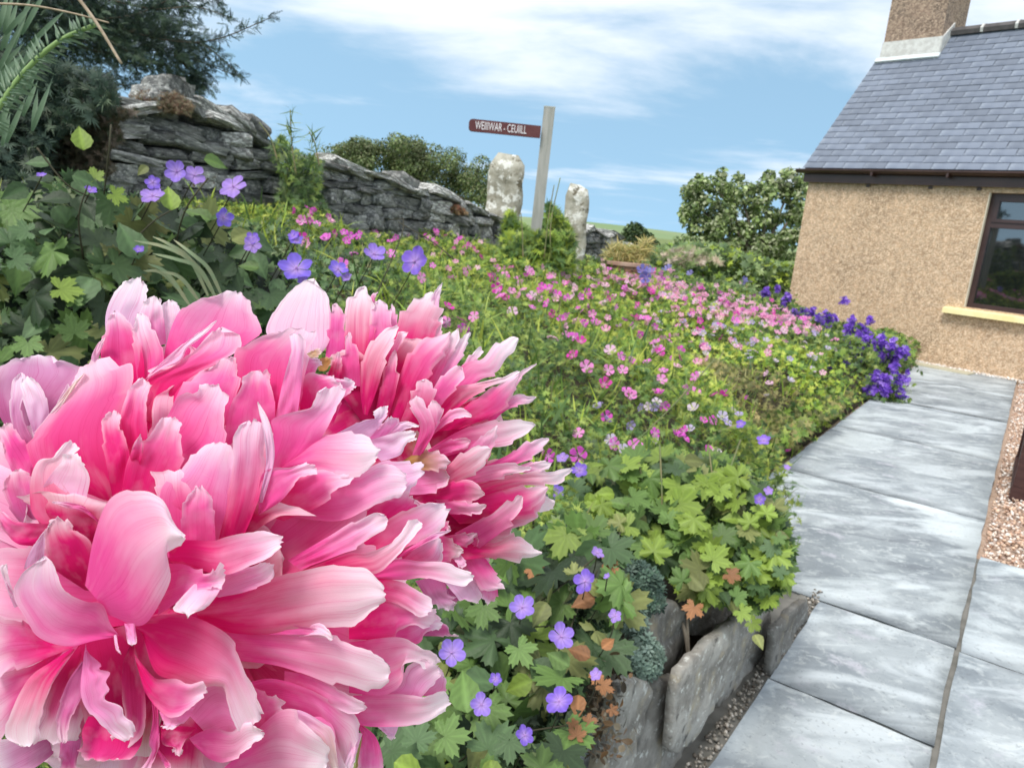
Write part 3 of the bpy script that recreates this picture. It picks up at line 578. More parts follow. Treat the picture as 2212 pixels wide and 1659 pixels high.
# ================================================================ peonies
# every petal: crop frame, layer (bigger = nearer), colours base/tip, left edge | right edge (from base to tip)
FR = {'1': (.3298, 0, .3298, 577.6), '2': (.3298, 547.2, .3298, 577.6), '3': (.3401, 0, .3401, 1094.4), '4': (.3401, 668.8, .3401, 1094.4), 'D': (1, 0, 1, 0)}
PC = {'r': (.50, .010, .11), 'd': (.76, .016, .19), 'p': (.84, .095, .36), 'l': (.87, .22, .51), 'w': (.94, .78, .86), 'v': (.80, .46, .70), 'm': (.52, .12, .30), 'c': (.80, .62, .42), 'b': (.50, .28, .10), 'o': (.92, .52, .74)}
BLOOM1 = '''
1 1 mv 80,1090 0,980 -60,800 0,660 120,590 250,577|280,1050 420,850 560,690 470,630 360,590 250,577
1 1 vw 700,520 690,330 730,200 790,120 850,80 900,72|880,520 900,350 955,230 960,160 940,100 900,72
1 2 lw 880,560 900,350 960,220 1000,192|1090,500 1075,350 1060,260 1030,205 1000,192
1 1 ow 1080,520 1065,300 1075,235 1120,213|1180,480 1185,300 1155,235 1120,213
1 2 po 1060,640 1120,400 1200,270 1380,185 1530,155|1450,620 1690,450 1712,400 1660,300 1620,210 1530,155
1 4 dl 960,1000 950,760 1180,620 1430,400|1060,1050 1200,760 1540,560 1570,470 1540,415 1430,400
1 5 ow 945,738 1060,620 1150,540 1300,430 1420,348|950,735 1060,665 1180,615 1230,530 1340,440 1420,352
1 3 dl 720,780 660,600 690,400 740,300 775,290|950,800 940,600 900,450 850,370 775,290
1 3 pw 900,760 870,450 890,345 905,300|1060,780 1070,560 1000,400 940,300 905,300
1 4 ow 600,640 600,580 640,500 690,452|650,640 645,600 670,520 690,452
1 5 dl 690,1560 300,1400 200,1250 210,1100 300,1000 440,850 550,700 600,620|760,1530 780,1100 860,820 880,750 870,690 830,640 740,650 600,615
1 6 wc 225,1080 330,950 450,790 555,690|236,1088 400,915 460,828 555,692
1 7 dl 850,1290 775,1050 790,950 850,800 920,740 955,735|985,1290 965,1100 960,950 955,735
1 8 dp 745,1540 690,1250 670,1050 710,970 750,940|870,1400 840,1180 790,1060 750,940
1 9 dl 780,1600 830,1280 900,1180 1000,1080 1130,982|1050,1560 1190,1280 1185,1150 1150,1050 1130,982
1 10 dl 830,1330 870,1170 920,1090|905,1330 940,1180 920,1090
1 8 po 1040,1100 1120,930 1170,850 1300,810 1410,770|1200,1380 1400,1280 1470,1150 1465,900 1450,810 1410,770
1 3 dp 980,1180 950,900 960,740 1100,620|1100,1180 1200,800 1400,640 1560,560
1 5 pl 1080,1100 1180,800 1400,640 1480,590|1460,1150 1560,820 1540,600 1480,590
1 6 dl 1470,1120 1540,800 1540,580 1650,480 1800,430 1950,400|1800,1100 1950,950 2010,600 2020,450 1990,400 1950,400
1 8 lv 1800,1000 1850,760 1910,540 1920,440 1960,437|1950,960 1975,760 1990,560 1985,480 1960,437
1 7 pl 1460,1180 1500,940 1580,780 1630,700 1690,672|1800,1080 1800,880 1770,770 1730,690 1690,672
1 10 pv 1100,1900 1045,1500 1150,1360 1300,1210 1400,1160 1455,1145|1450,1900 1560,1659 1560,1400 1525,1240 1500,1190 1455,1145
1 10.6 dv 1400,1950 1490,1500 1530,1250 1540,1130 1590,1030 1660,998|1580,1800 1700,1500 1730,1250 1720,1100 1700,1020 1660,998
1 12 vw 1690,1540 1740,1300 1730,1100 1700,950 1690,880|1720,1540 1790,1300 1795,1150 1760,1000 1690,880
1 11 pl 1690,1620 1720,1350 1900,1310 2060,1300|1700,1620 1850,1520 1960,1380 2060,1300
1 12 pl 1180,1900 1190,1600 1230,1500 1300,1432|1420,1900 1395,1560 1360,1470 1300,1432
1 2 mv 180,1420 80,1050 65,900 90,750 140,690|240,1350 220,1150 140,950 160,800 140,690
1 3 vw 230,1120 160,900 148,780 165,722|270,1080 320,960 290,820 230,750 165,722
1 4 pp 200,1520 60,1300 10,1120 10,1040|225,1340 200,1200 110,1080 60,1030 10,1040
1 5 mp 240,1780 90,1620 30,1480 30,1400 100,1325|300,1780 240,1500 210,1400 170,1340 100,1325
1 13 ow 260,1470 330,1360 400,1280 430,1235 490,1225|560,1620 570,1500 588,1380 545,1290 490,1225
1 12 dw 400,1750 230,1640 195,1500 210,1350 260,1260 350,1240 430,1170 475,1140|640,1750 560,1600 400,1400 420,1260 450,1200 475,1140
3 20 pw 540,500 600,180 700,-50 880,-105 1030,-50 1110,80 1178,190|700,690 890,755 1000,640 1080,460 1065,320 1085,260 1178,205
3 19 pv 755,815 700,740 650,620 540,600 420,540 340,400 285,312|755,820 600,850 430,885 250,830 150,690 85,540 160,390 285,312
3 18 ow 90,640 50,540 20,450 0,380 40,362|150,620 80,520 55,440 40,362
3 15 rd 540,530 350,400 285,300 300,150 360,75|620,540 590,250 480,160 400,100 360,75
3 16 vw 150,400 170,330 230,220 350,75|280,320 285,250 300,160 350,75
3 14 dl 340,110 220,105 100,90 0,20 -60,-40|210,250 110,235 40,170 0,110 -60,30
3 10 rd 340,260 220,50 200,-100|640,300 650,60 640,-60
3 13 po 640,112 540,40 420,5 330,-30|610,60 540,0 430,-30 330,-32
3 17 do 1070,270 1160,215 1350,215 1440,190 1570,165 1700,165 1795,210|1080,350 1250,395 1430,432 1600,370 1700,320 1795,210
3 18 pl 1070,360 1170,365 1250,400 1330,425 1430,432|1000,690 1100,625 1200,560 1350,500 1430,432
3 19 ow 1290,430 1130,600 1105,660 1200,697|1430,430 1390,540 1310,640 1200,697
3 15 lo 1350,560 1420,440 1550,390 1680,360 1730,365|1390,575 1560,540 1700,480 1740,430 1730,365
3 9 dl 1130,330 1080,80 1040,20 1000,-100 1020,-250|1370,260 1350,100 1355,-50 1350,-200
3 8 rd 1300,300 1350,0 1400,-150|1480,260 1700,100 1900,0
D 12 dw 420,1300 520,1275 600,1245 714,1222 790,1232 825,1265 832,1285|430,1350 510,1368 600,1369 690,1358 767,1347 810,1310 832,1287
D 11.4 pl 540,1350 640,1350 690,1360 718,1378|530,1368 600,1371 660,1374 718,1378
D 10.6 pw 470,1362 620,1369 720,1376 790,1408 835,1438 843,1455|500,1425 600,1438 690,1467 760,1482 820,1480 843,1455
4 9 pw 250,860 560,828 700,890 800,950 806,1000|250,1180 450,1200 560,1150 595,1080 585,1010 700,975 806,1000
3 14 do 840,740 1000,690 1200,690 1400,780 1500,900 1560,1070 1600,1200 1615,1385|900,800 980,1040 1100,1100 1250,1150 1390,1130 1450,1220 1520,1310 1615,1385
3 12 lo 1180,1300 1300,1130 1390,1110 1480,1250 1540,1310 1600,1370|1330,1460 1450,1450 1560,1440 1620,1400
3 15 pw 1200,1470 1270,1430 1370,1405 1480,1430 1570,1370 1675,1440|1240,1520 1330,1600 1430,1622 1540,1565 1640,1470 1675,1445
3 11 pl 1500,1060 1560,1110 1680,1180 1780,1230 1800,1265|1560,1440 1660,1470 1740,1370 1800,1275
3 17 dl 850,930 960,1065 1010,1095 1120,1092 1200,1130 1300,1145 1312,1180|870,1010 930,1190 1050,1325 1130,1330 1210,1280 1312,1190
3 16 lo 1010,1300 1050,1390 1068,1412|1240,1270 1180,1360 1068,1412
3 7 rr 500,840 520,1000 500,1200 560,1400 700,1560|960,700 1100,1100 1050,1300 900,1600
3 10 rp 830,860 780,1000 775,1200 790,1350 720,1500|850,860 910,1100 925,1300 900,1450 760,1550
3 11 dp 560,1330 520,1430 530,1520 505,1570 560,1610 640,1618|900,1330 905,1470 860,1570 760,1612 640,1618
3 16 lv 545,870 525,1000 515,1200 600,1340 720,1440 830,1472|550,920 642,1000 628,1030 700,1052 672,1110 692,1160 668,1220 772,1270 780,1340 825,1390 830,1472
3 22 lo 790,740 810,860 835,882|855,740 868,860 835,882
3 22 oo 722,815 735,900 770,938|740,810 752,890 770,938
3 14 dw 450,900 330,980 200,1070 120,1190 60,1330 35,1390 60,1480 160,1522|480,905 400,1000 330,1110 290,1220 260,1330 220,1480 160,1525
3 13 ml 520,980 430,1110 370,1280 360,1400 400,1500|545,1000 520,1200 470,1300 430,1400 400,1500
3 12 dl 330,860 150,730 0,725 -80,760|470,890 300,960 200,1000 100,1020 30,1040 -80,1080
3 10 dl 430,880 200,1010 60,1040 -100,1100|340,1000 200,1200 50,1390 -60,1500
3 6 mv 400,1300 200,1400 0,1500 -60,1560|400,1500 300,1600 150,1700 -60,1800
3 7 rm 500,880 330,1130 260,1350 240,1500|560,900 540,1250 500,1400 440,1500
3 9 mp 390,1430 380,1560 390,1720|520,1460 500,1560 460,1720
3 13 pl 960,1200 970,1350 945,1500 960,1560 860,1720|1005,1250 1012,1500 980,1600 930,1720
3 12 rp 1020,1380 1030,1500 1100,1530 1125,1580|1250,1400 1180,1480 1150,1540 1125,1580
3 12.5 pl 1000,1560 1030,1620 1060,1680|1010,1540 1085,1640 1060,1680
3 6 rd 950,1180 900,1400 860,1750|1250,1250 1300,1500 1260,1750
3 13 pw 1480,1600 1650,1400 1780,1300 1900,1330 2000,1440 2088,1600|1300,1780 1800,1780 2000,1680 2088,1620
3 12 vc 1740,1300 1900,1290 2050,1370 2120,1440 2150,1700|1700,1400 1960,1430 2060,1560 2150,1720
4 10 po -160,1040 0,1075 150,1140 270,1210 360,1272|-160,1180 0,1185 130,1262 270,1310 360,1275
4 9 pl -450,1140 -250,1090 0,1160 200,1280 290,1340 335,1440|-300,1300 0,1340 100,1390 180,1520 200,1700
4 8 lo 330,1190 560,1150 620,1010 750,970 812,1010|460,1300 690,1250 722,1195 832,1060 812,1010
4 8.6 pw 200,1200 560,1190 720,1207 862,1206 888,1235|230,1330 330,1387 480,1397 650,1387 770,1350 888,1240
4 5 lv 680,1150 790,1050 822,1020|700,1200 840,1195 868,1110 822,1020
4 5 vv 400,1370 480,1440 525,1480|570,1370 552,1430 525,1480
4 7 pl 270,1360 330,1450 310,1600 290,1780|330,1380 420,1460 465,1600 468,1780
4 11 ow 270,1420 250,1550 190,1720|335,1440 300,1560 260,1720
4 10.6 lw -60,1340 80,1335 150,1400 180,1520 230,1659 240,1780|-160,1500 60,1560 120,1640 120,1780
2 3 dl 300,980 330,720 450,700 560,745|520,1040 570,900 572,800 560,745
2 2 pv 340,760 440,700 550,730 657,742|500,900 580,862 650,800 657,745
2 1 pv 320,740 340,600 390,597 442,610|370,760 410,680 442,612
2 8 pv 60,1380 130,1100 120,1000 250,950 370,920 440,850 500,785 530,783|280,1280 440,1120 520,980 568,850 562,790 530,783
2 7 pw 200,1300 400,1130 560,1085 700,1090 790,1150 819,1210|60,1380 200,1340 380,1330 560,1370 650,1370 740,1330 819,1230
2 6 po 300,1480 560,1360 700,1350 820,1292 920,1310 980,1370 1002,1400|260,1640 560,1660 750,1580 900,1500 1002,1420
2 4 ov 700,1350 850,1270 1000,1275 1112,1295 1114,1330|750,1600 950,1500 1060,1430 1114,1340
2 3 vv 500,1110 700,1010 800,985 850,910|720,1150 820,1060 872,960 850,910
2 3.4 lo 740,1140 840,1030 890,980|900,1120 952,1030 942,985 890,980
2 4.4 ow 860,1110 950,1020 1020,1010 1087,1035|940,1100 1000,1060 1087,1038
2 4 vw 700,1150 900,1090 980,1075 1062,1090|840,1270 960,1230 1000,1160 1062,1095
2 9 po 20,1580 60,1380 200,1320 374,1297|50,1590 200,1480 300,1370 374,1300
2 8 dl 0,1600 240,1400 420,1330 600,1370 642,1372|200,1660 420,1570 560,1440 642,1375
4 4 dp 240,140 400,0 560,-80 640,-90|500,160 650,130 760,0 640,-60
4 10 po -140,340 100,200 300,90 430,52 494,75|-60,400 200,300 330,240 470,120 494,80
4 4.6 dv 200,360 330,200 470,100 620,20 760,-20 870,0|350,360 520,300 650,240 800,180 860,80 870,0
4 11 dw -60,410 240,297 350,295 470,255 590,180 699,92|60,450 400,430 520,350 600,260 660,170 699,92
4 3 dv 500,400 650,260 780,180 832,200|560,420 800,380 845,280 832,200
4 6 pv 540,310 700,220 800,165 899,148|560,330 720,240 830,190 899,150
4 9 pw 370,430 540,335 700,345 860,355 960,400 1042,440|380,450 590,465 720,450 860,480 980,492 1042,445
4 8 do 330,440 560,470 700,540 770,600 780,650|300,590 500,600 600,640 700,692 780,655
4 7 dl 250,700 450,600 620,640 790,690 802,710|250,840 450,847 540,837 560,790 680,740 802,712
4 5 pv 480,800 700,720 800,690 842,735|560,880 690,868 740,800 842,755
4 12.4 ow -100,740 50,735 120,780 150,838|-100,830 50,812 150,840
4 3 mm 700,780 850,740 900,810 942,815|700,820 860,822 942,818
'''
BLOOM2 = '''
2 2.5 ow 340,640 200,500 85,430 130,300 220,180 300,100 350,70 400,75|400,600 480,520 517,400 502,250 470,150 400,75
2 1 pl 470,620 490,400 520,250 545,235|620,620 600,380 590,290 545,235
2 2 dw 600,700 600,330 640,200 700,130 735,125|780,700 790,290 762,200 735,125
2 0 po 755,300 768,190 817,160|790,300 800,200 817,160
2 3 po 740,560 790,260 830,212|940,560 892,290 860,230 830,212
2 1 lo 870,480 895,300 908,240|960,480 935,300 908,240
2 3 dw 900,620 950,350 1040,230 1160,165 1182,168|1140,600 1232,300 1202,250 1182,168
2 4 ow 1150,300 1170,200 1200,140 1239,100|1217,310 1217,240 1227,170 1239,100
2 1 pw 1100,620 1150,440 1200,350 1237,327|1200,620 1232,420 1237,327
2 8 dw 720,960 700,800 710,620 760,510 850,420 945,380|750,970 800,830 840,710 870,600 910,500 945,380
2 7 pw 860,620 930,470 960,420 1015,425|900,620 970,500 1015,425
2 7 pl 560,780 590,580 610,480 630,425|700,780 692,580 655,500 630,425
2 7.4 do 480,720 520,620 560,555|580,760 577,620 560,555
2 3 rd 700,1000 560,800 500,640 520,560|900,1000 880,700 700,560 600,540
2 2.6 rd 800,1020 700,700 760,520 900,460|960,1020 1100,700 1200,560 1180,470
2 6 dl 790,1000 830,800 870,640 930,540|880,1000 942,780 940,640 930,540
2 5 dl 880,1020 960,700 1050,530 1150,460 1290,425|980,1020 1100,800 1200,640 1280,520 1290,425
2 4 pw 1080,800 1200,600 1290,450 1342,400|1170,800 1280,600 1347,480 1342,400
2 3.4 lw 1150,780 1290,560 1380,450 1422,425|1240,760 1360,600 1392,520 1422,425
2 8 pl 1000,1030 1190,780 1260,690 1340,642 1367,655|1150,1030 1250,880 1370,740 1380,690 1367,655
2 9 do 950,1040 1040,830 1090,740 1130,728|1120,1040 1190,860 1172,760 1130,728
2 5 pw 1200,900 1370,640 1500,600 1600,500 1700,455 1737,465|1280,920 1480,740 1600,690 1650,600 1700,540 1737,465
2 4 lw 1300,740 1400,600 1450,550 1490,517|1390,740 1460,620 1497,560 1490,517
2 7 dw 1120,1020 1300,800 1450,760 1600,730 1742,680|1240,1000 1420,860 1560,780 1680,740 1742,682
2 5 do 1250,960 1450,860 1600,790 1700,740 1760,680 1857,628|1300,1020 1560,880 1700,800 1750,730 1857,632
2 6 dl 1160,1080 1460,860 1620,760 1742,700|1350,1060 1620,945 1700,830 1727,760 1742,700
2 5.4 po 1450,1010 1650,880 1720,835 1852,848|1560,1030 1620,962 1700,915 1800,890 1852,850
2 3 rd 1080,1220 1200,1050 1350,900 1500,850|1200,1220 1400,1080 1560,1010 1640,980
2 13 po 1040,1230 1090,1060 1050,950 1020,880 1070,840|1095,1230 1190,1060 1140,920 1110,860 1070,840
2 12 po 1070,1220 1150,1040 1150,920 1172,870|1110,1220 1200,1050 1242,940 1202,880 1172,870
2 11 po 1120,1130 1220,1000 1300,930 1380,925 1432,965|1140,1130 1260,1030 1350,985 1432,978
2 6 pw 1120,1210 1350,1070 1560,1010 1750,1003 1844,1025|1180,1260 1450,1190 1640,1170 1780,1090 1844,1028
2 9 lw 1360,1230 1480,1120 1560,1060 1599,1035|1460,1270 1560,1190 1592,1110 1599,1035
2 8 pl 1120,1210 1260,1140 1380,1115 1427,1135|1160,1240 1330,1200 1400,1180 1427,1140
2 9.4 dw 1080,1480 1280,1290 1400,1200 1520,1165 1557,1190|1160,1470 1350,1400 1480,1330 1540,1240 1557,1195
2 10 bo 970,1270 1100,1205 1230,1215 1292,1270|1030,1320 1180,1330 1260,1310 1292,1275
2 9 lo 1000,1290 1130,1280 1250,1310 1287,1370|1020,1490 1150,1480 1260,1430 1287,1375
2 8 pw 1300,1400 1520,1300 1680,1285 1822,1310|1380,1420 1560,1395 1680,1360 1822,1315
2 6.4 po 1500,1310 1680,1220 1780,1150 1890,1125 1937,1120|1580,1320 1780,1270 1880,1200 1937,1122
2 6 lw 1650,1330 1800,1280 1900,1268 1957,1280|1680,1350 1860,1337 1930,1322 1957,1285
2 6.6 dw 1340,1460 1620,1380 1800,1340 1960,1335 2089,1322|1460,1510 1700,1440 1860,1425 1980,1420 2050,1370 2089,1325
2 9 dp 1060,1510 1250,1410 1380,1385 1460,1420 1517,1480|1120,1580 1350,1540 1450,1530 1517,1485
2 5 dp 1250,1580 1500,1480 1750,1440 1932,1440|1350,1680 1700,1662 1872,1600 1932,1445
2 9.4 po 1150,1520 1300,1520 1420,1540 1527,1555|1200,1610 1380,1617 1480,1612 1527,1560
2 8 po 1320,1740 1540,1620 1640,1560 1740,1500 1762,1498|1480,1840 1640,1720 1732,1620 1762,1500
2 4 ww 1840,1590 1880,1500 1920,1500 1977,1530|1880,1605 1955,1582 1977,1535
2 2 rd 1000,1380 1200,1350 1500,1380 1850,1450|1050,1720 1400,1750 1700,1700 1872,1600
2 3 rb 920,1200 1000,1100 1120,1080|960,1300 1060,1300 1180,1200
2 8.6 bb 420,600 470,590 526,590|430,680 480,672 526,592
2 8.8 cb 330,575 400,540 440,530|350,600 410,590 450,560
4 4 rp 820,60 1000,40 1200,0 1450,-20|860,190 1100,170 1300,140 1455,60
4 6 dw 940,200 1150,230 1250,200 1330,180 1400,245 1477,290|940,340 1130,325 1280,342 1380,330 1477,295
4 5.6 ll 980,190 1010,165 1065,168|1000,260 1070,240 1065,170
4 5 po 960,280 1010,400 1100,530 1237,520|1120,330 1170,400 1202,450 1237,520
4 3 po 1050,440 1090,560 1130,622|1190,490 1192,570 1130,622
4 7 pw 790,180 870,190 977,270|810,360 880,347 977,290
4 8 oo 905,320 950,380 970,392|950,290 997,360 970,392
4 6 pv 850,190 960,170 1064,170|880,240 1000,250 1064,172
4 7 dl 810,40 870,90 895,135|770,180 850,157 895,140
4 2 mv 680,470 750,560 850,650 912,662|880,450 872,520 922,600 915,660
4 1 mm 820,540 880,600 930,612|930,500 962,580 930,612
4 4 vv 850,470 950,580 1070,614|1000,400 1062,470 1092,560 1070,614
4 3 mv 670,470 760,600 880,662|850,430 880,560 917,600 880,662
'''
def petal_mat():
    m = mat('peony_petal', (1, 1, 1), .75, attr=True, spec=.1, sheen=.2); T = m.node_tree.nodes; L = m.node_tree.links
    b = [n for n in T if n.type == 'BSDF_PRINCIPLED'][0]; o = [n for n in T if n.type == 'OUTPUT_MATERIAL'][0]; at_ = [n for n in T if n.type == 'ATTRIBUTE'][0]
    uv = nd(T, 'ShaderNodeUVMap', uv_map='UVMap'); oi = nd(T, 'ShaderNodeObjectInfo')
    mp_ = nd(T, 'ShaderNodeMapping'); mp_.inputs['Scale'].default_value = (85, 1.0, 1); L.new(uv.outputs[0], mp_.inputs[0])
    n_ = nd(T, 'ShaderNodeTexNoise', noise_dimensions='4D'); n_.inputs['Scale'].default_value = 1; n_.inputs['Detail'].default_value = 5; n_.inputs['Roughness'].default_value = .7; n_.inputs['Distortion'].default_value = .25
    L.new(mp_.outputs[0], n_.inputs[0]); w4 = mth(T, L, 'MULTIPLY', oi.outputs['Random'], 37.); L.new(w4, n_.inputs['W'])
    mr = nd(T, 'ShaderNodeMapRange'); mr.inputs[1].default_value = .53; mr.inputs[2].default_value = .66; L.new(n_.outputs[0], mr.inputs[0])
    k = nd(T, 'ShaderNodeMix', data_type='RGBA', blend_type='MULTIPLY'); f = mth(T, L, 'MULTIPLY', mr.outputs[0], .62); L.new(f, k.inputs[0]); L.new(at_.outputs['Color'], k.inputs[6]); k.inputs[7].default_value = (.84, .30, .56, 1)
    nb_ = nd(T, 'ShaderNodeTexNoise', noise_dimensions='4D'); nb_.inputs['Scale'].default_value = 3; nb_.inputs['Detail'].default_value = 3; L.new(uv.outputs[0], nb_.inputs[0]); L.new(w4, nb_.inputs['W'])
    mr2 = nd(T, 'ShaderNodeMapRange'); mr2.inputs[1].default_value = .5; mr2.inputs[2].default_value = .8; mr2.inputs[4].default_value = .3; L.new(nb_.outputs[0], mr2.inputs[0])
    k2 = nd(T, 'ShaderNodeMix', data_type='RGBA'); L.new(mr2.outputs[0], k2.inputs[0]); L.new(k.outputs[2], k2.inputs[6]); k2.inputs[7].default_value = (.92, .68, .84, 1)
    L.new(k2.outputs[2], b.inputs['Base Color'])
    bp = nd(T, 'ShaderNodeBump'); bp.inputs['Strength'].default_value = .35; bp.inputs['Distance'].default_value = .0006; L.new(n_.outputs[0], bp.inputs['Height']); L.new(bp.outputs[0], b.inputs['Normal'])
    tr = nd(T, 'ShaderNodeBsdfTranslucent'); L.new(k2.outputs[2], tr.inputs[0]); ms = nd(T, 'ShaderNodeMixShader'); ms.inputs[0].default_value = .42
    L.new(b.outputs[0], ms.inputs[1]); L.new(tr.outputs[0], ms.inputs[2]); L.new(ms.outputs[0], o.inputs[0]); return m
M_petal = petal_mat()
def sstep(x): x = np.clip(x, 0, 1); return x * x * (3 - 2 * x)
def make_petal(line, par, D0, dz, ctr, rad, domeh, idx, gcolor=None):
    fr, lay, cc, rest_ = line.split(' ', 3); a, b = rest_.split('|'); sx_, ox, sy_, oy = FR[fr]
    Lp = np.array([[float(q) for q in p.split(',')] for p in a.split()]) * (sx_, sy_) + (ox, oy); Rp = np.array([[float(q) for q in p.split(',')] for p in b.split()]) * (sx_, sy_) + (ox, oy)
    nv, nu = 46, 13; Ls = spline(Lp, nv); Rs = spline(Rp, nv); lay = float(lay); r = random.Random(idx * 13 + 5)
    Dl = D0 - lay * dz; W = np.linalg.norm(Ls - Rs, axis=1).max(); axis = (Ls[-1] + Rs[-1] - Ls[0] - Rs[0]) / 2; LN = np.linalg.norm(axis); wm = W / FOC * Dl; lm = LN / FOC * Dl
    sh = r.uniform(-9, 9); cup = r.choice([-1, 1, 1]) * r.uniform(.05, .13); tip = r.uniform(-.06, .14); wav = r.uniform(.5, 1.2) * .0011
    cbc = np.array(PC[cc[0]]); ctc = np.array(PC[cc[1]]); V = []; U = []; C = []
    side = r.uniform(-.12, .12); blunt = (r.uniform(.28, .55) if D0 < .3 else r.uniform(.08, .22)) * W * (1 if W > 28 else .3); nt_k = r.choice([2.5, 3.5, 4.5]); ph_k = r.random(); amp_k = (r.uniform(.10, .24) if D0 > .3 else r.choice([0, .03, .06, .10])) * W; tax = axis / LN;  dtip = Rs[-5] - Ls[-5]; dtip = dtip / (np.linalg.norm(dtip) + 1e-6)
    if lay in (20, 19, 2.5): amp_k = 0.02 * W; blunt *= .15
    for i in range(nv):
        v = i / (nv - 1)
        for j in range(nu):
            u = j / (nu - 1); p = Ls[i] * (1 - u) + Rs[i] * u
            ed = abs(2 * u - 1) ** 3 if v < .98 else 1
            # ragged margin
            jag = noise.noise(Vector((v * 14 + sh, (0 if u < .5 else 7) + idx, u * 3))) * (3.4 if W > 60 else 1.6) * sstep(np.array((v - .45) / .4))
            saw = ((v * nt_k + ph_k * (1 if u < .5 else 1.7)) % 1.0) ** 1.3 - .35; jag += saw * amp_k * float(sstep(np.array((v - .35) / .25))) * (1 - v ** 8)
            dirx = (Rs[i] - Ls[i]) / (np.linalg.norm(Rs[i] - Ls[i]) + 1e-6); p = p + dirx * jag * abs(2 * u - 1) ** 1.6 * (1 if u > .5 else -1)
            if v > .72:
                g_ = ((v - .72) / .28); p = p + dtip * (u - .5) * blunt * g_ ** 1.5 + tax * g_ * (noise.noise(Vector((u * 4 + sh, idx, 2))) * .20 + noise.noise(Vector((u * 11 + sh, idx, 7))) * .16 - .20 * (2 * u - 1) ** 2) * min(W, 90) * (.6 if D0 < .3 else .35)
            dep = Dl + domeh * min(1.3, ((p[0] - ctr[0]) ** 2 + (p[1] - ctr[1]) ** 2) / rad ** 2)
            dep += .010 * (1 - v) ** 1.5 + cup * wm * (1 - (2 * u - 1) ** 2) * (.4 + .6 * v) + tip * lm * sstep(np.array((v - .5) / .5)) * .5 + side * wm * (u - .5)
            dep += wav * math.sin(v * 5 + sh + u * 9) * ed + .0012 * noise.noise(Vector((u * 3 + sh, v * 4, idx)))
            V.append(at(p[0], p[1], max(.05, dep))); U.append((u * max(.4, W / 160) + idx * .37, v))
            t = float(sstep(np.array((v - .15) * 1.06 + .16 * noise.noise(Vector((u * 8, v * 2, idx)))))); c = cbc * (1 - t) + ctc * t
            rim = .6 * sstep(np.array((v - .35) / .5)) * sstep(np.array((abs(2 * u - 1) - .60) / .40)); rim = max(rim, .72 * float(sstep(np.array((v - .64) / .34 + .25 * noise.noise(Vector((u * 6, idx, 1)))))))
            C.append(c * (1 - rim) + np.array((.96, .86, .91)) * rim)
    F = np.array([(i * nu + j, i * nu + j + 1, (i + 1) * nu + j + 1, (i + 1) * nu + j) for i in range(nv - 1) for j in range(nu - 1)])
    return obj('petal', V, F, M_petal, par, uv=U, col=np.array(C))
def bloom(lab, table, D0, dz, ctr, rad, domeh, hubpx, back):
    T = empty('peony_bloom', at(hubpx[0], hubpx[1], D0 + .02), label=lab, cat='peony')
    k = 0
    for ln in table.strip().split('\n'): k += 1; make_petal(ln.strip(), T, D0, dz, ctr, rad, domeh, k + int(D0 * 1000))
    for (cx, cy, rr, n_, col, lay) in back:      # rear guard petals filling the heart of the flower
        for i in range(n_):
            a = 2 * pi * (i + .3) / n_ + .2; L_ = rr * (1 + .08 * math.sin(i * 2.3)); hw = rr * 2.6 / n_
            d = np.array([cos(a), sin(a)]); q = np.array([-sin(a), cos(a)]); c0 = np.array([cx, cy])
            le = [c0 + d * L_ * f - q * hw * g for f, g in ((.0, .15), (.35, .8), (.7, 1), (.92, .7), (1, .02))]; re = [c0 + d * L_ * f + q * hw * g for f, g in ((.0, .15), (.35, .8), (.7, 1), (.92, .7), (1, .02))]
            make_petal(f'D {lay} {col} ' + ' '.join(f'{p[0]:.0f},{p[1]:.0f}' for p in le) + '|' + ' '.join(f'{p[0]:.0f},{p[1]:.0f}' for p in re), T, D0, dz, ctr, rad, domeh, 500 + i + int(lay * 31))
    # green calyx and stem behind
    hub = at(hubpx[0], hubpx[1], D0 + .035); V, F = tube([hub, hub + np.array([-.01, .02, -.05]), hub + np.array([-.03, .05, -.25]), hub + np.array([-.06, .10, -.75])], [.004, .0035, .004, .005], 8)
    obj('stem', V, F, mat('peony_stem', (.12, .17, .05), .5, (.22, .14, .06), 9), T)
    for i in range(5):
        a = i * 1.257; cpt = hub + c_r * cos(a) * .02 + c_u * sin(a) * .02; V = [hub, hub + (c_r * cos(a + .6) + c_u * sin(a + .6)) * .02 - c_f * .008, hub + (c_r * cos(a) + c_u * sin(a)) * .038 - c_f * .013, hub + (c_r * cos(a - .6) + c_u * sin(a - .6)) * .02 - c_f * .008]
        obj('sepal', V, [(0, 1, 2), (0, 2, 3)], mat('sepal_green', (.10, .17, .05), .6), T)
    return T
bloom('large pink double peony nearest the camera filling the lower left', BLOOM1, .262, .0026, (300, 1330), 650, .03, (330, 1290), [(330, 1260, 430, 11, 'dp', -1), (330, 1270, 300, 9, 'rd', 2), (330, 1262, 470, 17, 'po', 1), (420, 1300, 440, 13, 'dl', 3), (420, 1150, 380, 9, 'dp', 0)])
bloom('smaller pink peony with pointed ragged petals behind the large one', BLOOM2, .40, .0026, (900, 960), 380, .03, (900, 960), [(820, 880, 150, 9, 'rd', -1), (935, 1080, 185, 9, 'rd', -1)])
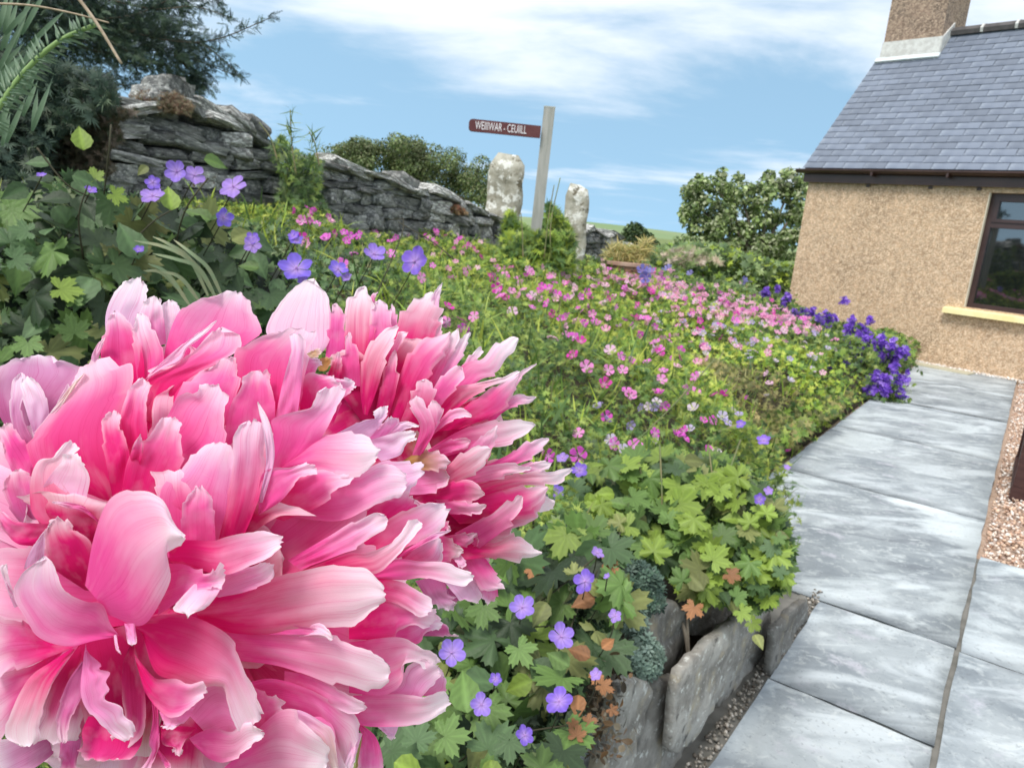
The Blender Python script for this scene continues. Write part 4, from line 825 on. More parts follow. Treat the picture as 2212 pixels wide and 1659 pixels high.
# ================================================================ plants
def fan(pts, zc=0, zf=None, b=None, cb=.75):
    V = [(0, .0, zc)] + [(x, y, (zf(x, y) if zf else 0)) for x, y in pts]; n = len(pts)
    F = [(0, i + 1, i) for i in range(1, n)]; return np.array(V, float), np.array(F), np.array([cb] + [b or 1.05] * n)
def palm_outline(l=5, depth=.5, teeth=0, span=290, seed=0, wide=1.0):
    r = random.Random(seed); pts = []; n = l * (2 if not teeth else 8) + 1
    for i in range(n):
        f = i / (n - 1); a = radians(-span / 2 + span * f) + pi / 2; ph = f * l; lob = abs(sin(pi * ph)) if teeth else (0 if i % 2 == 0 else 1)
        R = (1 - depth) + depth * lob ** .7; R *= .78 + .22 * cos(a - pi / 2) if True else 1
        if teeth: R *= 1 + .10 * (1 if i % 2 else -1) * (lob > .3)
        R *= r.uniform(.93, 1.06); pts.append((cos(a) * R * wide, sin(a) * R))
    return pts
T_palm = [fan(palm_outline(5, .55, 0, 290, i), .0, lambda x, y: .12 * math.hypot(x, y) - .1 * abs(x) * abs(y)) for i in range(3)] + [fan(palm_outline(7, .45, 0, 300, i + 9), .05, lambda x, y: -.15 * math.hypot(x, y)) for i in range(2)]
def feather(seed):
    r = random.Random(seed); V = [(0, 0, 0)]; F = []
    for k in range(5):
        a = radians(-110 + 55 * k + r.uniform(-9, 9)) + pi / 2
        for da, L_ in ((0, 1), (.3, .72), (-.3, .72)):
            aa = a + da; w_ = .055; n0 = len(V); L_ *= r.uniform(.8, 1.1)
            V += [(cos(aa) * L_ * .45 - sin(aa) * w_, sin(aa) * L_ * .45 + cos(aa) * w_, .08), (cos(aa) * L_ * .45 + sin(aa) * w_, sin(aa) * L_ * .45 - cos(aa) * w_, .08), (cos(aa) * L_, sin(aa) * L_, r.uniform(-.1, .15))]
            F += [(0, n0 + 1, n0), (n0, n0 + 1, n0 + 2)]
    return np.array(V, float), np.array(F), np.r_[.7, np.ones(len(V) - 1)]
T_feath = [feather(i) for i in range(4)]
def ovate(wd=.32, curl=.15, seed=0):
    ys = [0, .22, .5, .78, 1]; ws = [.03, .8, 1, .6, 0.02]; V = []; B = []
    for y, q in zip(ys, ws): V += [(-wd * q, y - .02, .09 * q - curl * y * y), (0, y, -curl * y * y), (wd * q, y - .02, .09 * q - curl * y * y)]; B += [1.0, .82, 1.0]
    F = []
    for i in range(4):
        a = i * 3; F += [(a, a + 1, a + 4), (a, a + 4, a + 3), (a + 1, a + 2, a + 5), (a + 1, a + 5, a + 4)]
    return np.array(V, float), np.array(F), np.array(B)
T_ov = [ovate(.32, .12), ovate(.4, -.1), ovate(.26, .3)]
def blade(w_=.05, curve=.3):
    V = []
    for i in range(5): y = i / 4; q = w_ * (1 - y ** 2) + .003; V += [(-q, y, -curve * y * y), (q, y, -curve * y * y)]
    F = []
    for i in range(4): a = 2 * i; F += [(a, a + 1, a + 3), (a, a + 3, a + 2)]
    return np.array(V, float), np.array(F), np.r_[.8, .8, .9, .9, 1, 1, 1.05, 1.05, 1.1, 1.1]
T_bl = [blade(.04, .3), blade(.03, .6), blade(.05, .1)]
def flower_t(cup=.25, n=5, wd=.46, pal_b=(1, 1, 1)):
    V = [(0, 0, 0)]; B = [1.25]; F = []
    for k in range(n):
        a = 2 * pi * k / n; ca, sa = cos(a), sin(a); n0 = len(V)
        for x, y, z in ((-wd * .55, .5, .0), (-wd * .95, .82, cup), (-.1, 1.02, cup * 1.05), (.12, .98, cup * 1.05), (wd * .95, .82, cup), (wd * .55, .5, .0)): V.append((x * ca - y * sa, x * sa + y * ca, z)); B.append(1)
        F += [(0, n0 + 5, n0), (n0, n0 + 5, n0 + 4), (n0, n0 + 4, n0 + 1), (n0 + 1, n0 + 4, n0 + 3), (n0 + 1, n0 + 3, n0 + 2)]
    return np.array(V, float), np.array(F), np.array(B)
T_fl = [flower_t(.25), flower_t(.5), flower_t(.05)]
M_leaf = mat('leaf', (1, 1, 1), .5, attr=True, spec=.35, transl=.3)
M_flw = mat('flower_petal', (1, 1, 1), .6, attr=True, spec=.15, transl=.35)
M_wood = mat('bark', (.09, .075, .055), .9, (.16, .14, .11), 9, bump=.6)
M_gstem = mat('green_stem', (.12, .17, .06), .6, (.2, .16, .08), 12)
GR = {} or {'yel': [(.30, .38, .05), (.20, .30, .045), (.12, .20, .04), (.38, .42, .08), (.07, .13, .03)], 'mid': [(.14, .22, .05), (.09, .16, .045), (.20, .28, .06), (.05, .10, .03), (.26, .32, .07)],
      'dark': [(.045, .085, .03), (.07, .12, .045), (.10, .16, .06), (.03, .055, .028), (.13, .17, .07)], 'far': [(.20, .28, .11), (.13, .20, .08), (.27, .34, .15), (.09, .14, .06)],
      'olive': [(.19, .19, .06), (.12, .13, .045), (.26, .24, .09), (.30, .24, .10), (.08, .09, .03)]}
for k_ in GR: GR[k_] = [tuple(min(.9, a * (1.25 if k_ != 'dark' else 1.45)) for a in c) for c in GR[k_]]
# --- the bed: leafy drifts -------------------------------------------------
DR = [  # seed pixel, name, label, greens, template, leaf size
 ((720, 480), 'cranesbill_drift', 'bright green drift dotted pink at the foot of the stone wall, left of the signpost', 'yel', 'f', .042),
 ((980, 560), 'cranesbill_drift', 'yellow green drift with few flowers directly in front of the taller gatepost', 'yel', 'f', .045),
 ((1010, 690), 'cranesbill_drift', 'darker green drift with magenta flowers just behind the tips of the smaller peony', 'mid', 'f', .04),
 ((1180, 610), 'cranesbill_drift', 'light green drift with magenta flowers below the signpost', 'yel', 'f', .05),
 ((1360, 640), 'cranesbill_drift', 'drift thick with pale pink flowers in front of the brick planter', 'yel', 'f', .055),
 ((1560, 670), 'cranesbill_drift', 'densest band of pale pink flowers towards the cottage corner', 'mid', 'p', .055),
 ((1250, 790), 'cranesbill_drift', 'deep green drift with scattered magenta flowers right of the smaller peony', 'mid', 'f', .042),
 ((1450, 800), 'cranesbill_drift', 'middle drift of tall magenta flowers with a thin green stalk leaning across', 'yel', 'f', .045),
 ((1660, 760), 'cranesbill_drift', 'drift of small white and pink flowers next to the purple border flowers', 'yel', 'p', .05),
 ((1700, 880), 'low_border_plant', 'dull olive low growth spilling over the far part of the path edge', 'olive', 'f', .045),
 ((1400, 960), 'cranesbill_drift', 'green drift with three big magenta flowers above the lobed leaves', 'mid', 'f', .04),
 ((330, 560), 'cranesbill_drift', 'dark leaved drift with violet flowers behind the large peony', 'dark', 'p', .045),
 ((620, 560), 'cranesbill_drift', 'shaded olive green drift with violet flowers between the two peonies and the wall', 'dark', 'p', .036),
 ((1560, 610), 'mixed_border', 'hazy green border plants with small blue flowers in front of the far tree', 'far', 'p', .06)]
def cz(x, y): return float(canopy(np.array([x]), np.array([y]))[0])
seeds = []
for d_ in DR: h = canopy_hit(*d_[0]); seeds.append(h[:2] if h is not None else at(*d_[0], 10)[:2])
seeds = np.array(seeds)
N0 = 400000; s = RNG.uniform(-.02, 4.75, N0); t = RNG.uniform(-2.9, 10.2, N0); s = s + edge_s(t)
X = J0[0] + PN[0] * s + PA[0] * t; Y = J0[1] + PN[1] * s + PA[1] * t; dist = np.hypot(X, Y)
az = X / np.maximum(Y, .01); vis = (Y > .3) & (az > -.95) & (az < 1.0) & (dist > .95); nearcut = (dist > 1.25) | (X < -.05)
pr = np.clip(3.2 / dist ** 1.25, .12, 1) * .62; keep = vis & nearcut & (RNG.uniform(0, 1, N0) < pr)
X, Y, dist = X[keep], Y[keep], dist[keep]; q = s[keep] - edge_s(t[keep]); n = len(X)
Z = canopy(X, Y) - np.minimum(RNG.exponential(.065, n), .32) + .02 + RNG.normal(0, .012, n)
low = RNG.uniform(0, 1, n) < .45 * (q < .22); Z = np.where(low, RNG.uniform(.02, 1, n) * Z, Z)
tk = t[keep]; Z = np.where((q < .38) & (tk < .12), -.5, Z)
own = np.argmin((X[:, None] - seeds[None, :, 0]) ** 2 + (Y[:, None] - seeds[None, :, 1]) ** 2, axis=1)
tocam = np.stack([-X, -Y, EYE - Z], 1) / dist[:, None]
zz1 = 1
NRM = RNG.normal(0, .55, (n, 3)) + tocam * .45; NRM[:, 2] += .75
drifts = []
for i, (pxy, nm, lb, g, tp, sz) in enumerate(DR):
    ix = np.where((own == i) & (Z > 0))[0]
    T = empty(nm, (seeds[i][0], seeds[i][1], max(.05, cz(*seeds[i]) - .4)), label=lb, cat='flowering plants' if nm != 'low_border_plant' else 'plant'); drifts.append(T)
    if len(ix) < 5: continue
    H = rnd_dirs(len(ix), .1, 1); S = sz * RNG.uniform(.55, 1.25, len(ix)) * (.9 + .045 * dist[ix]) * .62
    patch = np.array([noise.noise(Vector((X[j] * 1.6, Y[j] * 1.6, i * 3.))) for j in ix])[:, None] * .5 + 1
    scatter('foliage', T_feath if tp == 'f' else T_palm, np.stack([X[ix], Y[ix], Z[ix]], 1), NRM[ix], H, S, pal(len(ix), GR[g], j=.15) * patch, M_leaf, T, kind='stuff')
# stalks and grassy blades standing in the bed
nb_ = 5200; j = RNG.integers(0, n, nb_); scatter('grassy_stalks', T_bl, np.stack([X[j], Y[j], Z[j] - .06], 1), RNG.normal(0, 1, (nb_, 3)), rnd_dirs(nb_, 1, .28), RNG.uniform(.08, .17, nb_) * (dist[j] > 1.6), pal(nb_, GR['yel'] + [(.32, .30, .14)]), M_leaf, kind='stuff')
j = RNG.integers(0, n, 2600); j = j[(dist[j] > 1.8) & (dist[j] < 6)]; nb_ = len(j); scatter('grassy_stalks', T_bl[:2], np.stack([X[j], Y[j], Z[j] - .02], 1), RNG.normal(0, 1, (nb_, 3)), rnd_dirs(nb_, 1, .35), RNG.uniform(.10, .2, nb_), pal(nb_, GR['yel'] + GR['mid']), M_leaf, kind='stuff')
# --- flowers ----------------------------------------------------------------
def fl_mesh(nm, c, c2, tpl, m=M_flw):
    V, F, B = tpl; col = np.tile(c, (len(V), 1)); col[0] = c2; col[1::6] = np.array(c) * .9; return mesh_data(nm, V, F, m, col=col)
PK = [(.84, .13, .64), (.88, .22, .72), (.76, .07, .46), (.88, .30, .66), (.74, .12, .62)]; PP = [(.88, .42, .62), (.90, .50, .66), (.86, .36, .58), (.84, .52, .72)]
pk_me = [fl_mesh('flower', c, tuple(.5 * a + .4 for a in c), tp) for c in PK for tp in T_fl]; pp_me = [fl_mesh('flower', c, (.9, .7, .75), tp) for c in PP for tp in T_fl]
wh_me = [fl_mesh('flower', c, (.6, .6, .3), tp) for c in [(.62, .54, .74), (.50, .40, .74), (.72, .60, .70)] for tp in T_fl]; bl_me = [fl_mesh('flower', c, (.3, .2, .5), tp) for c in [(.22, .20, .55), (.30, .28, .60)] for tp in T_fl[:2]]
def orient(o, nrm, head=None, roll=None):
    z = Vector(nrm).normalized(); h = Vector(head) if head is not None else Vector((random.gauss(0, 1), random.gauss(0, 1), random.gauss(0, 1))); x = h.cross(z).normalized(); y = z.cross(x)
    o.rotation_euler = Matrix((x, y, z)).transposed().to_euler()
def put(nm, me, par, pos, nrm, size, head=None, lift=0):
    o = bpy.data.objects.new(nm, me); pl_ = np.array(par.location) if par is not None else np.zeros(3); o.location = [float(a) for a in (np.array(pos) - pl_)]; o.scale = (size,) * 3; orient(o, nrm, head); return link(o, par)
cnts = [0] * len(DR)
def bed_flower(x, y, mes, size=.0165, up=.025):
    h = canopy_hit(x, y, up, 1.3)
    if h is None: return
    i = int(np.argmin(((seeds - h[:2]) ** 2).sum(1)))
    if cnts[i] > 280: return
    cnts[i] += 1; tc_ = (CAM - h) / np.linalg.norm(CAM - h); put('flower', random.choice(mes), drifts[i], h, tc_ * .55 + np.array([0, 0, .7]) + RNG.normal(0, .6, 3), size * 1.75 * random.uniform(.8, 1.15))
PINK = '597,400 560,385 598,437 655,478 640,455 675,460 710,460 774,434 802,442 834,453 862,445 761,473 767,468 840,487 903,488 952,486 941,501 992,498 741,503 708,516 778,508 750,521 844,522 938,527 984,522 1025,538 764,546 848,548 1040,556 1089,594 1120,602 970,582 975,599 1008,587 910,600 1074,622 1081,638 1094,645 1144,643 1147,665 1145,592 1168,620 1187,599 1210,577 1196,628 1220,612 1266,632 1270,640 1226,645 1332,665 1328,658 1371,684 1365,701 1223,724 1256,737 1384,722 966,663 967,696 995,691 1022,684 999,711 1413,707 1373,685 1383,723 1428,755 1422,762 1399,782 1365,782 1450,776 1468,774 1432,800 1428,820 1519,749 1442,725 1507,713 1500,814 1486,842 1498,849 1422,849 1434,875 1363,855 1541,853 1563,849 1240,768 1268,793 1305,830 1316,800 1345,800 1352,845 1402,690 1290,700 1180,655 1130,625 1340,770 655,515 90,447 196,410 735,575 1415,935 1325,958 1250,935 1250,985 1370,965 1562,852 1185,985 1700,975 1465,940'
for p in PINK.split(): x, y = map(float, p.split(',')); bed_flower(x + random.uniform(-3, 3), y, pk_me, .0175 if y < 640 else .0165)
for i in range(330):      # the pale band
    f = random.random() ** .8; x = 1300 + 450 * f + random.gauss(0, 14); y = 588 + 112 * f ** 1.1 + random.gauss(0, 17) - (8 if f < .3 else 0); bed_flower(x, y, pp_me if random.random() < .8 else pk_me, .022)
for i in range(150): x = random.uniform(1050, 1560); y = 560 + (x - 1050) * .14 + abs(random.gauss(0, 65)); bed_flower(x, y, pk_me if random.random() < .55 else pp_me, .0155)
for i in range(70): x = random.uniform(640, 1050); y = 440 + (x - 640) * .17 + abs(random.gauss(0, 38)); bed_flower(x, y, pk_me if random.random() < .6 else pp_me, .0145)
for i in range(120): x = random.uniform(1420, 1810); y = 690 + (x - 1420) * .18 + random.gauss(0, 45); bed_flower(x, y, wh_me if random.random() < .6 else pp_me, .016)
for i in range(60): x = random.uniform(1380, 1700); y = 570 + random.gauss(0, 16) + (x - 1380) * .12; bed_flower(x, y, bl_me, .03, .1)
for i in range(26): x = random.uniform(1240, 1660); y = random.uniform(850, 1000); bed_flower(x, y, wh_me + pk_me[:3], .013)
# --- big violet cranesbill flowers: five petal objects and a centre ----------
def vpetal(c, ce, cup, seed):
    V = []; C = []; r = random.Random(seed)
    for i in range(6):
        v = i / 5; hw = [.05, .13, .27, .40, .38, .20][i]
        for j in range(5):
            u = j / 2 - 1; V.append((u * hw, v * (1 - .06 * u * u) + (.03 * r.uniform(-1, 1) if i > 3 else 0), cup * v * v + .06 * u * u + .03 * sin(u * 5 + seed)))
            f = min(1, v * 1.6); vein = .82 if j in (1, 3) else 1; C.append([(ce[k] * (1 - f) + c[k] * f) * vein for k in range(3)])
    return V, [(i * 5 + j, i * 5 + j + 1, (i + 1) * 5 + j + 1, (i + 1) * 5 + j) for i in range(5) for j in range(4)], C
VP = []
for k in range(5): V, F, C = vpetal([(.26, .15, .70), (.32, .18, .78), (.38, .24, .80), (.42, .26, .74), (.24, .16, .74)][k], (.62, .40, .78), .12 + .1 * (k % 3), k); VP.append(mesh_data('petal', V, F, M_flw, col=C))
Vc, Fc = tube([(0, 0, -.05), (0, 0, .12), (0, 0, .26)], [.06, .05, .03], 6); centre_me = mesh_data('flower_centre', Vc, Fc, mat('flower_centre', (.55, .32, .6), .6))
def violet(par, x, y, px_, dep, face=None):
    p = at(x, y, dep); R = px_ / FOC * dep / 2; tcm = (CAM - p) / np.linalg.norm(CAM - p); nrm = face if face is not None else tcm * .8 + np.array([0, 0, .5]) + RNG.normal(0, .3, 3)
    c = put('flower', centre_me, par, p, nrm, R); me = random.choice(VP)
    for k in range(5):
        o = bpy.data.objects.new('petal', me); o.parent = c; COL.objects.link(o); o.rotation_euler = (random.uniform(-.12, .2), 0, 2 * pi * k / 5 + random.uniform(-.08, .08)); s_ = random.uniform(.92, 1.05); o.scale = (s_, s_, s_)
    return p
# --- detailed single leaves ---------------------------------------------------
def big_leaf(kind, c, seed):
    r = random.Random(seed); V = []; C = []; F = []
    if kind == 'palm':
        out_ = palm_outline(5, .50, 1, 300, seed, 1.0); n = len(out_); V.append((0, 0, 0)); C.append(.86)
        for ring, f in ((0, .33), (1, .68), (2, 1.)):
            for i, (x, y) in enumerate(out_):
                ph = i / (n - 1) * 5; ridge = abs(sin(pi * ph)); V.append((x * f, y * f, .16 * f * f * (-1 if seed % 2 else .4) + .05 * f * (ridge - .5))); C.append((.90 + .16 * (1 - ridge ** .5 if ring < 2 else .35) + r.uniform(-.06, .06)) if ridge < .93 else 1.2)
        F = [(0, i + 1, i + 2) for i in range(n - 1)]
        for g in range(2): F += [(1 + g * n + i, 1 + g * n + i + 1, 1 + (g + 1) * n + i + 1, 1 + (g + 1) * n + i)[::-1] for i in range(n - 1)]
    else:
        nv = 10; nu = 7
        for i in range(nv):
            v = i / (nv - 1); hw = .33 * sin(pi * v ** .72) ** .9 * (1 - .5 * v ** 3) * (1 + .12 * (i % 2)) + .008
            for j in range(nu):
                u = j / (nu - 1) * 2 - 1; V.append((u * hw, v, .14 * abs(u) * hw * 2 - .22 * v * v + .025 * sin(v * 28 - abs(u) * 3))); C.append(1.35 if j == 3 else .85 + .2 * ((i + abs(j - 3)) % 2))
        F = [(i * nu + j, i * nu + j + 1, (i + 1) * nu + j + 1, (i + 1) * nu + j) for i in range(nv - 1) for j in range(nu - 1)]
    col = np.array(c)[None] * np.array(C)[:, None]; return mesh_data('leaf', V, F, M_leafo, col=np.clip(col, 0, 1))
M_leafo = mat('single_leaf', (1, 1, 1), .45, attr=True, spec=.4, transl=.3, objvar=.28, bump=.25, bscale=9)
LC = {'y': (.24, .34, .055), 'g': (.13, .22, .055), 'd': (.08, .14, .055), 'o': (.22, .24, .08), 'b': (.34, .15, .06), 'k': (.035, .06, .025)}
BL = {(k, c): [big_leaf(k, LC[c], i) for i in range(3)] for k in ('palm', 'ov') for c in LC}
def inside(poly, x, y):
    c = False; n = len(poly)
    for i in range(n):
        x0, y0 = poly[i]; x1, y1 = poly[(i + 1) % n]
        if (y0 > y) != (y1 > y) and x < (x1 - x0) * (y - y0) / (y1 - y0 + 1e-9) + x0: c = not c
    return c
def leaves_in(par, poly, n, depf, size, kinds, cols, up=.5, cam_=.6):
    xs = [p[0] for p in poly]; ys = [p[1] for p in poly]; k = 0
    while k < n:
        x = random.uniform(min(xs), max(xs)); y = random.uniform(min(ys), max(ys))
        if not inside(poly, x, y): continue
        k += 1; dep = depf(x, y) + random.uniform(-.07, .09); p = at(x, y, dep); tcm = (CAM - p) / np.linalg.norm(CAM - p)
        put('leaf', random.choice(BL[(random.choice(kinds), random.choice(cols))]), par, p, tcm * cam_ + np.array([0, 0, up]) + RNG.normal(0, .33, 3), random.uniform(*size) / FOC * dep * .5 * 1.6, head=(random.gauss(0, 1), random.gauss(0, .6), random.gauss(-.6, .6)))
def one_leaf(par, x, y, px_, dep, kind, c, head=None, nrm=None):
    p = at(x, y, dep); tcm = (CAM - p) / np.linalg.norm(CAM - p); put('leaf', random.choice(BL[(kind, c)]), par, p, tcm * .8 + np.array([0, 0, .4]) + RNG.normal(0, .15, 3) if nrm is None else nrm, px_ / FOC * dep * .5 * (2 if kind == 'ov' else 1), head=head)
def pstem(par, pts, r=.0015, m=None, nm='stem'):
    P = spline(np.array([at(*p) for p in pts]), 14); V, F = tube(P, [r, r * .7], 5); obj(nm, V, F, m or M_gstem, par)
def back_fill(par, poly, n, depf, cols, sz, tp=T_palm, spread=.18):
    P = []; 
    xs = [p[0] for p in poly]; ys = [p[1] for p in poly]
    while len(P) < n:
        x = random.uniform(min(xs), max(xs)); y = random.uniform(min(ys), max(ys))
        if inside(poly, x, y): P.append(at(x, y, depf(x, y) + random.random() * spread))
    P = np.array(P); tcm = CAM[None] - P; tcm /= np.linalg.norm(tcm, axis=1)[:, None]; NN = tcm * .5 + RNG.normal(0, .5, (n, 3)); NN[:, 2] += .5
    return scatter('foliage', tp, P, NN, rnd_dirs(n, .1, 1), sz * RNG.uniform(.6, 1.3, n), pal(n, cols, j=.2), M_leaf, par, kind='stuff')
# near violet cranesbill under the peony
dfn = lambda x, y: 1.42 - .42 * (y - 1150) / 510 if y > 1150 else 1.42
cb1 = empty('cranesbill_plant', at(1080, 1480, 1.3) * [1, 1, 0] + np.array([0, 0, .45]), label='violet cranesbill with broad veined leaves under the large peony', cat='flowering plant')
PB = [(840, 1330), (960, 1240), (1100, 1200), (1200, 1120), (1330, 1150), (1350, 1260), (1330, 1400), (1260, 1480), (1250, 1560), (1230, 1750), (760, 1750)]
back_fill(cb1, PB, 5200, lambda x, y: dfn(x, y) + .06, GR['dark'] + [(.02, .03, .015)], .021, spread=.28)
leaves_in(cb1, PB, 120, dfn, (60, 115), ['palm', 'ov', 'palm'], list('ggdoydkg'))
for x, y, p_, k_, c_ in [(1045, 1310, 95, 'palm', 'g'), (1120, 1400, 90, 'palm', 'g'), (1010, 1540, 100, 'ov', 'g'), (960, 1590, 110, 'palm', 'g'), (1180, 1300, 60, 'ov', 'o'), (1150, 1470, 70, 'ov', 'y'), (1230, 1440, 60, 'ov', 'g'), (1100, 1600, 90, 'palm', 'd'), (1240, 1240, 60, 'palm', 'o'), (1060, 1640, 60, 'ov', 'y'), (900, 1600, 100, 'palm', 'd'), (1000, 1470, 90, 'ov', 'd')]: one_leaf(cb1, x, y, p_, dfn(x, y) - .08, k_, c_)
for x, y in [(1275, 1420), (1290, 1460), (1250, 1500), (1300, 1400), (1320, 1530), (1270, 1560), (1285, 1290), (1310, 1215), (1245, 1590), (1215, 1630), (1300, 1480), (1320, 1240), (1235, 1560), (1150, 1230)]: one_leaf(cb1, x, y, random.uniform(35, 60), dfn(x, y) - .04, random.choice(['ov', 'palm']), 'b')
for x, y, p_ in [(1265, 1256, 58), (1128, 1312, 58), (1212, 1375, 62), (975, 1410, 62), (1208, 1515, 66), (1040, 1522, 50), (1133, 1588, 46), (1328, 1330, 30), (1288, 1457, 30), (1070, 1466, 28), (1290, 1195, 32), (1312, 1245, 16)]:
    violet(cb1, x, y, p_, dfn(x, y) - .13); pstem(cb1, [(x, y + 2, dfn(x, y) - .125), (x - 12, y + 50, dfn(x, y) - .05), (x - 60, y + 130, dfn(x, y + 60) + .1)], .0012, mat('dark_stem', (.05, .045, .025), .7))
for p_ in [[(1290, 1200, 1.3), (1180, 1290, 1.28), (1060, 1360, 1.25)], [(1340, 1150, 1.4), (1260, 1290, 1.3), (1180, 1500, 1.2)], [(870, 1400, 1.3), (1000, 1370, 1.24), (1200, 1350, 1.22)], [(930, 1700, 1.05), (1060, 1600, 1.05), (1260, 1560, 1.1)]]: pstem(cb1, p_, .0016, mat('dark_stem', (.05, .045, .025)))
# lobed leaved plant at the bed corner
df2 = lambda x, y: 2.15 - .25 * (y - 1000) / 350
cb2 = empty('cranesbill_plant', at(1500, 1250, 2.2) * [1, 1, 0] + np.array([0, 0, .25]), label='bright green plant with deeply lobed leaves hanging over the upright edging stones', cat='plant')
PG = [(1150, 1080), (1250, 1010), (1400, 985), (1560, 985), (1640, 1030), (1685, 1090), (1712, 1180), (1700, 1260), (1640, 1320), (1560, 1300), (1480, 1270), (1420, 1230), (1330, 1180), (1200, 1170)]
back_fill(cb2, PG, 5200, lambda x, y: df2(x, y) + .05, GR['dark'] + GR['mid'], .034, spread=.35)
leaves_in(cb2, PG, 260, df2, (34, 68), ['palm', 'palm', 'palm', 'ov'], list('yyygggod'))
for x, y, p_, k_, c_ in [(1412, 1192, 92, 'palm', 'y'), (1500, 1120, 80, 'palm', 'y'), (1540, 1210, 85, 'palm', 'y'), (1475, 1255, 70, 'palm', 'g'), (1620, 1215, 75, 'palm', 'g'), (1520, 1275, 60, 'ov', 'o'), (1590, 1290, 60, 'palm', 'g'), (1500, 1310, 60, 'palm', 'b'), (1575, 1240, 55, 'palm', 'b'), (1625, 1345, 50, 'palm', 'y'), (1630, 1370, 36, 'ov', 'o'), (1560, 1160, 70, 'palm', 'g'), (1655, 1110, 55, 'palm', 'y'), (1680, 1160, 45, 'palm', 'g'), (1690, 1240, 50, 'palm', 'd'), (1300, 1090, 60, 'palm', 'y'), (1340, 1130, 60, 'palm', 'o'), (1230, 1120, 55, 'palm', 'g'), (1600, 1320, 55, 'palm', 'y'), (1325, 1185, 40, 'palm', 'b'), (1620, 1130, 60, 'palm', 'y')]: one_leaf(cb2, x, y, p_, df2(x, y) - .09, k_, c_)
for x, y, p_ in [(1200, 1062, 40), (1215, 990, 30), (1252, 1016, 38), (1650, 952, 32), (1640, 1078, 28), (1600, 916, 22), (1660, 1060, 22), (1185, 1075, 26), (1700, 1010, 16)]: violet(cb2, x, y, p_, df2(x, y) - .08)
for p_ in [[(1425, 960, 2.1), (1430, 1080, 2.05), (1425, 1150, 2.1)], [(1600, 950, 2.2), (1560, 1050, 2.1), (1500, 1130, 2.1)], [(1380, 1000, 2.1), (1395, 1080, 2.1), (1410, 1160, 2.1)], [(1530, 960, 2.2), (1540, 1040, 2.1)]]: pstem(cb2, p_, .003)
pstem(drifts[7], [(1545, 775, 2.6), (1450, 880, 2.5), (1340, 985, 2.4)], .003)
# woody roots over the stones
for p_ in [[(1440, 1310, 2.02), (1475, 1350, 1.98), (1488, 1420, 1.95)], [(1482, 1300, 2.0), (1486, 1370, 1.97), (1490, 1430, 1.93)]]:
    P = spline(np.array([at(*q) for q in p_]), 12); V, F = tube(P, [.007, .005] if p_[0][0] < 1450 else [.005, .003], 6); tag(obj('woody_root', V, F, M_wood), 'bare woody stem curving over the grey edging stone, ' + ('the left and thicker bend' if p_[0][0] < 1450 else 'the straighter one on its right'), 'root', 'woody stems on the edging stones')
# grey green succulent
sc1 = empty('stonecrop', at(1390, 1330, 1.6), label='grey green mat of small rosettes hanging between violet cranesbill and edging stones', cat='plant')
def rosette(seed):
    r = random.Random(seed); V = []; F = []; B = []
    for k in range(9):
        a = 2.4 * k; L_ = 1 - .06 * k; n0 = len(V); ca, sa = cos(a), sin(a); z = .08 * k
        for x, y, zz_ in ((0, .1, 0), (-.22, .6, .12), (0, 1, .2), (.22, .6, .12)): V.append((x * ca * L_ - y * sa * L_, x * sa * L_ + y * ca * L_, zz_ + z)); B.append(.7 + .4 * y)
        F += [(n0, n0 + 2, n0 + 1), (n0, n0 + 3, n0 + 2)]
    return np.array(V, float), np.array(F), np.array(B)
T_ros = [rosette(0), rosette(1)]
PS = [(1320, 1225), (1380, 1215), (1425, 1250), (1440, 1330), (1425, 1450), (1390, 1480), (1350, 1455), (1340, 1380), (1320, 1330)]
def blob_scatter(par, poly, n, depf, cols, sz, tp, spread, nm='foliage'):
    o = back_fill(par, poly, n, depf, cols, sz, tp, spread); o.name = nm; return o
for k, (pl_, n_, cl_) in enumerate([([(1325, 1225), (1380, 1215), (1425, 1250), (1430, 1310), (1370, 1330), (1340, 1290)], 520, [(.10, .17, .12), (.06, .10, .08), (.15, .22, .17)]), ([(1345, 1330), (1385, 1320), (1400, 1350), (1370, 1375), (1350, 1360)], 90, [(.22, .30, .24), (.30, .38, .32)]), ([(1365, 1385), (1400, 1375), (1432, 1410), (1420, 1455), (1385, 1470), (1362, 1440)], 230, [(.26, .36, .29), (.34, .44, .37), (.14, .2, .16)])]):
    blob_scatter(sc1, pl_, n_, lambda x, y: 1.78 - .0006 * (y - 1230), cl_, .018, T_ros, .08, 'rosette')
n = 420; P = np.array([at(random.gauss(1300, 26), random.uniform(1400, 1640), random.uniform(1.25, 1.5)) for _ in range(n)])
scatter('dry_leaf_litter', T_ov + T_bl, P, rnd_dirs(n, .4, 1), rnd_dirs(n, 0, 1), RNG.uniform(.008, .022, n), pal(n, [(.24, .14, .07), (.14, .09, .05), (.32, .26, .18), (.08, .06, .04)]), M_leaf, kind='stuff')
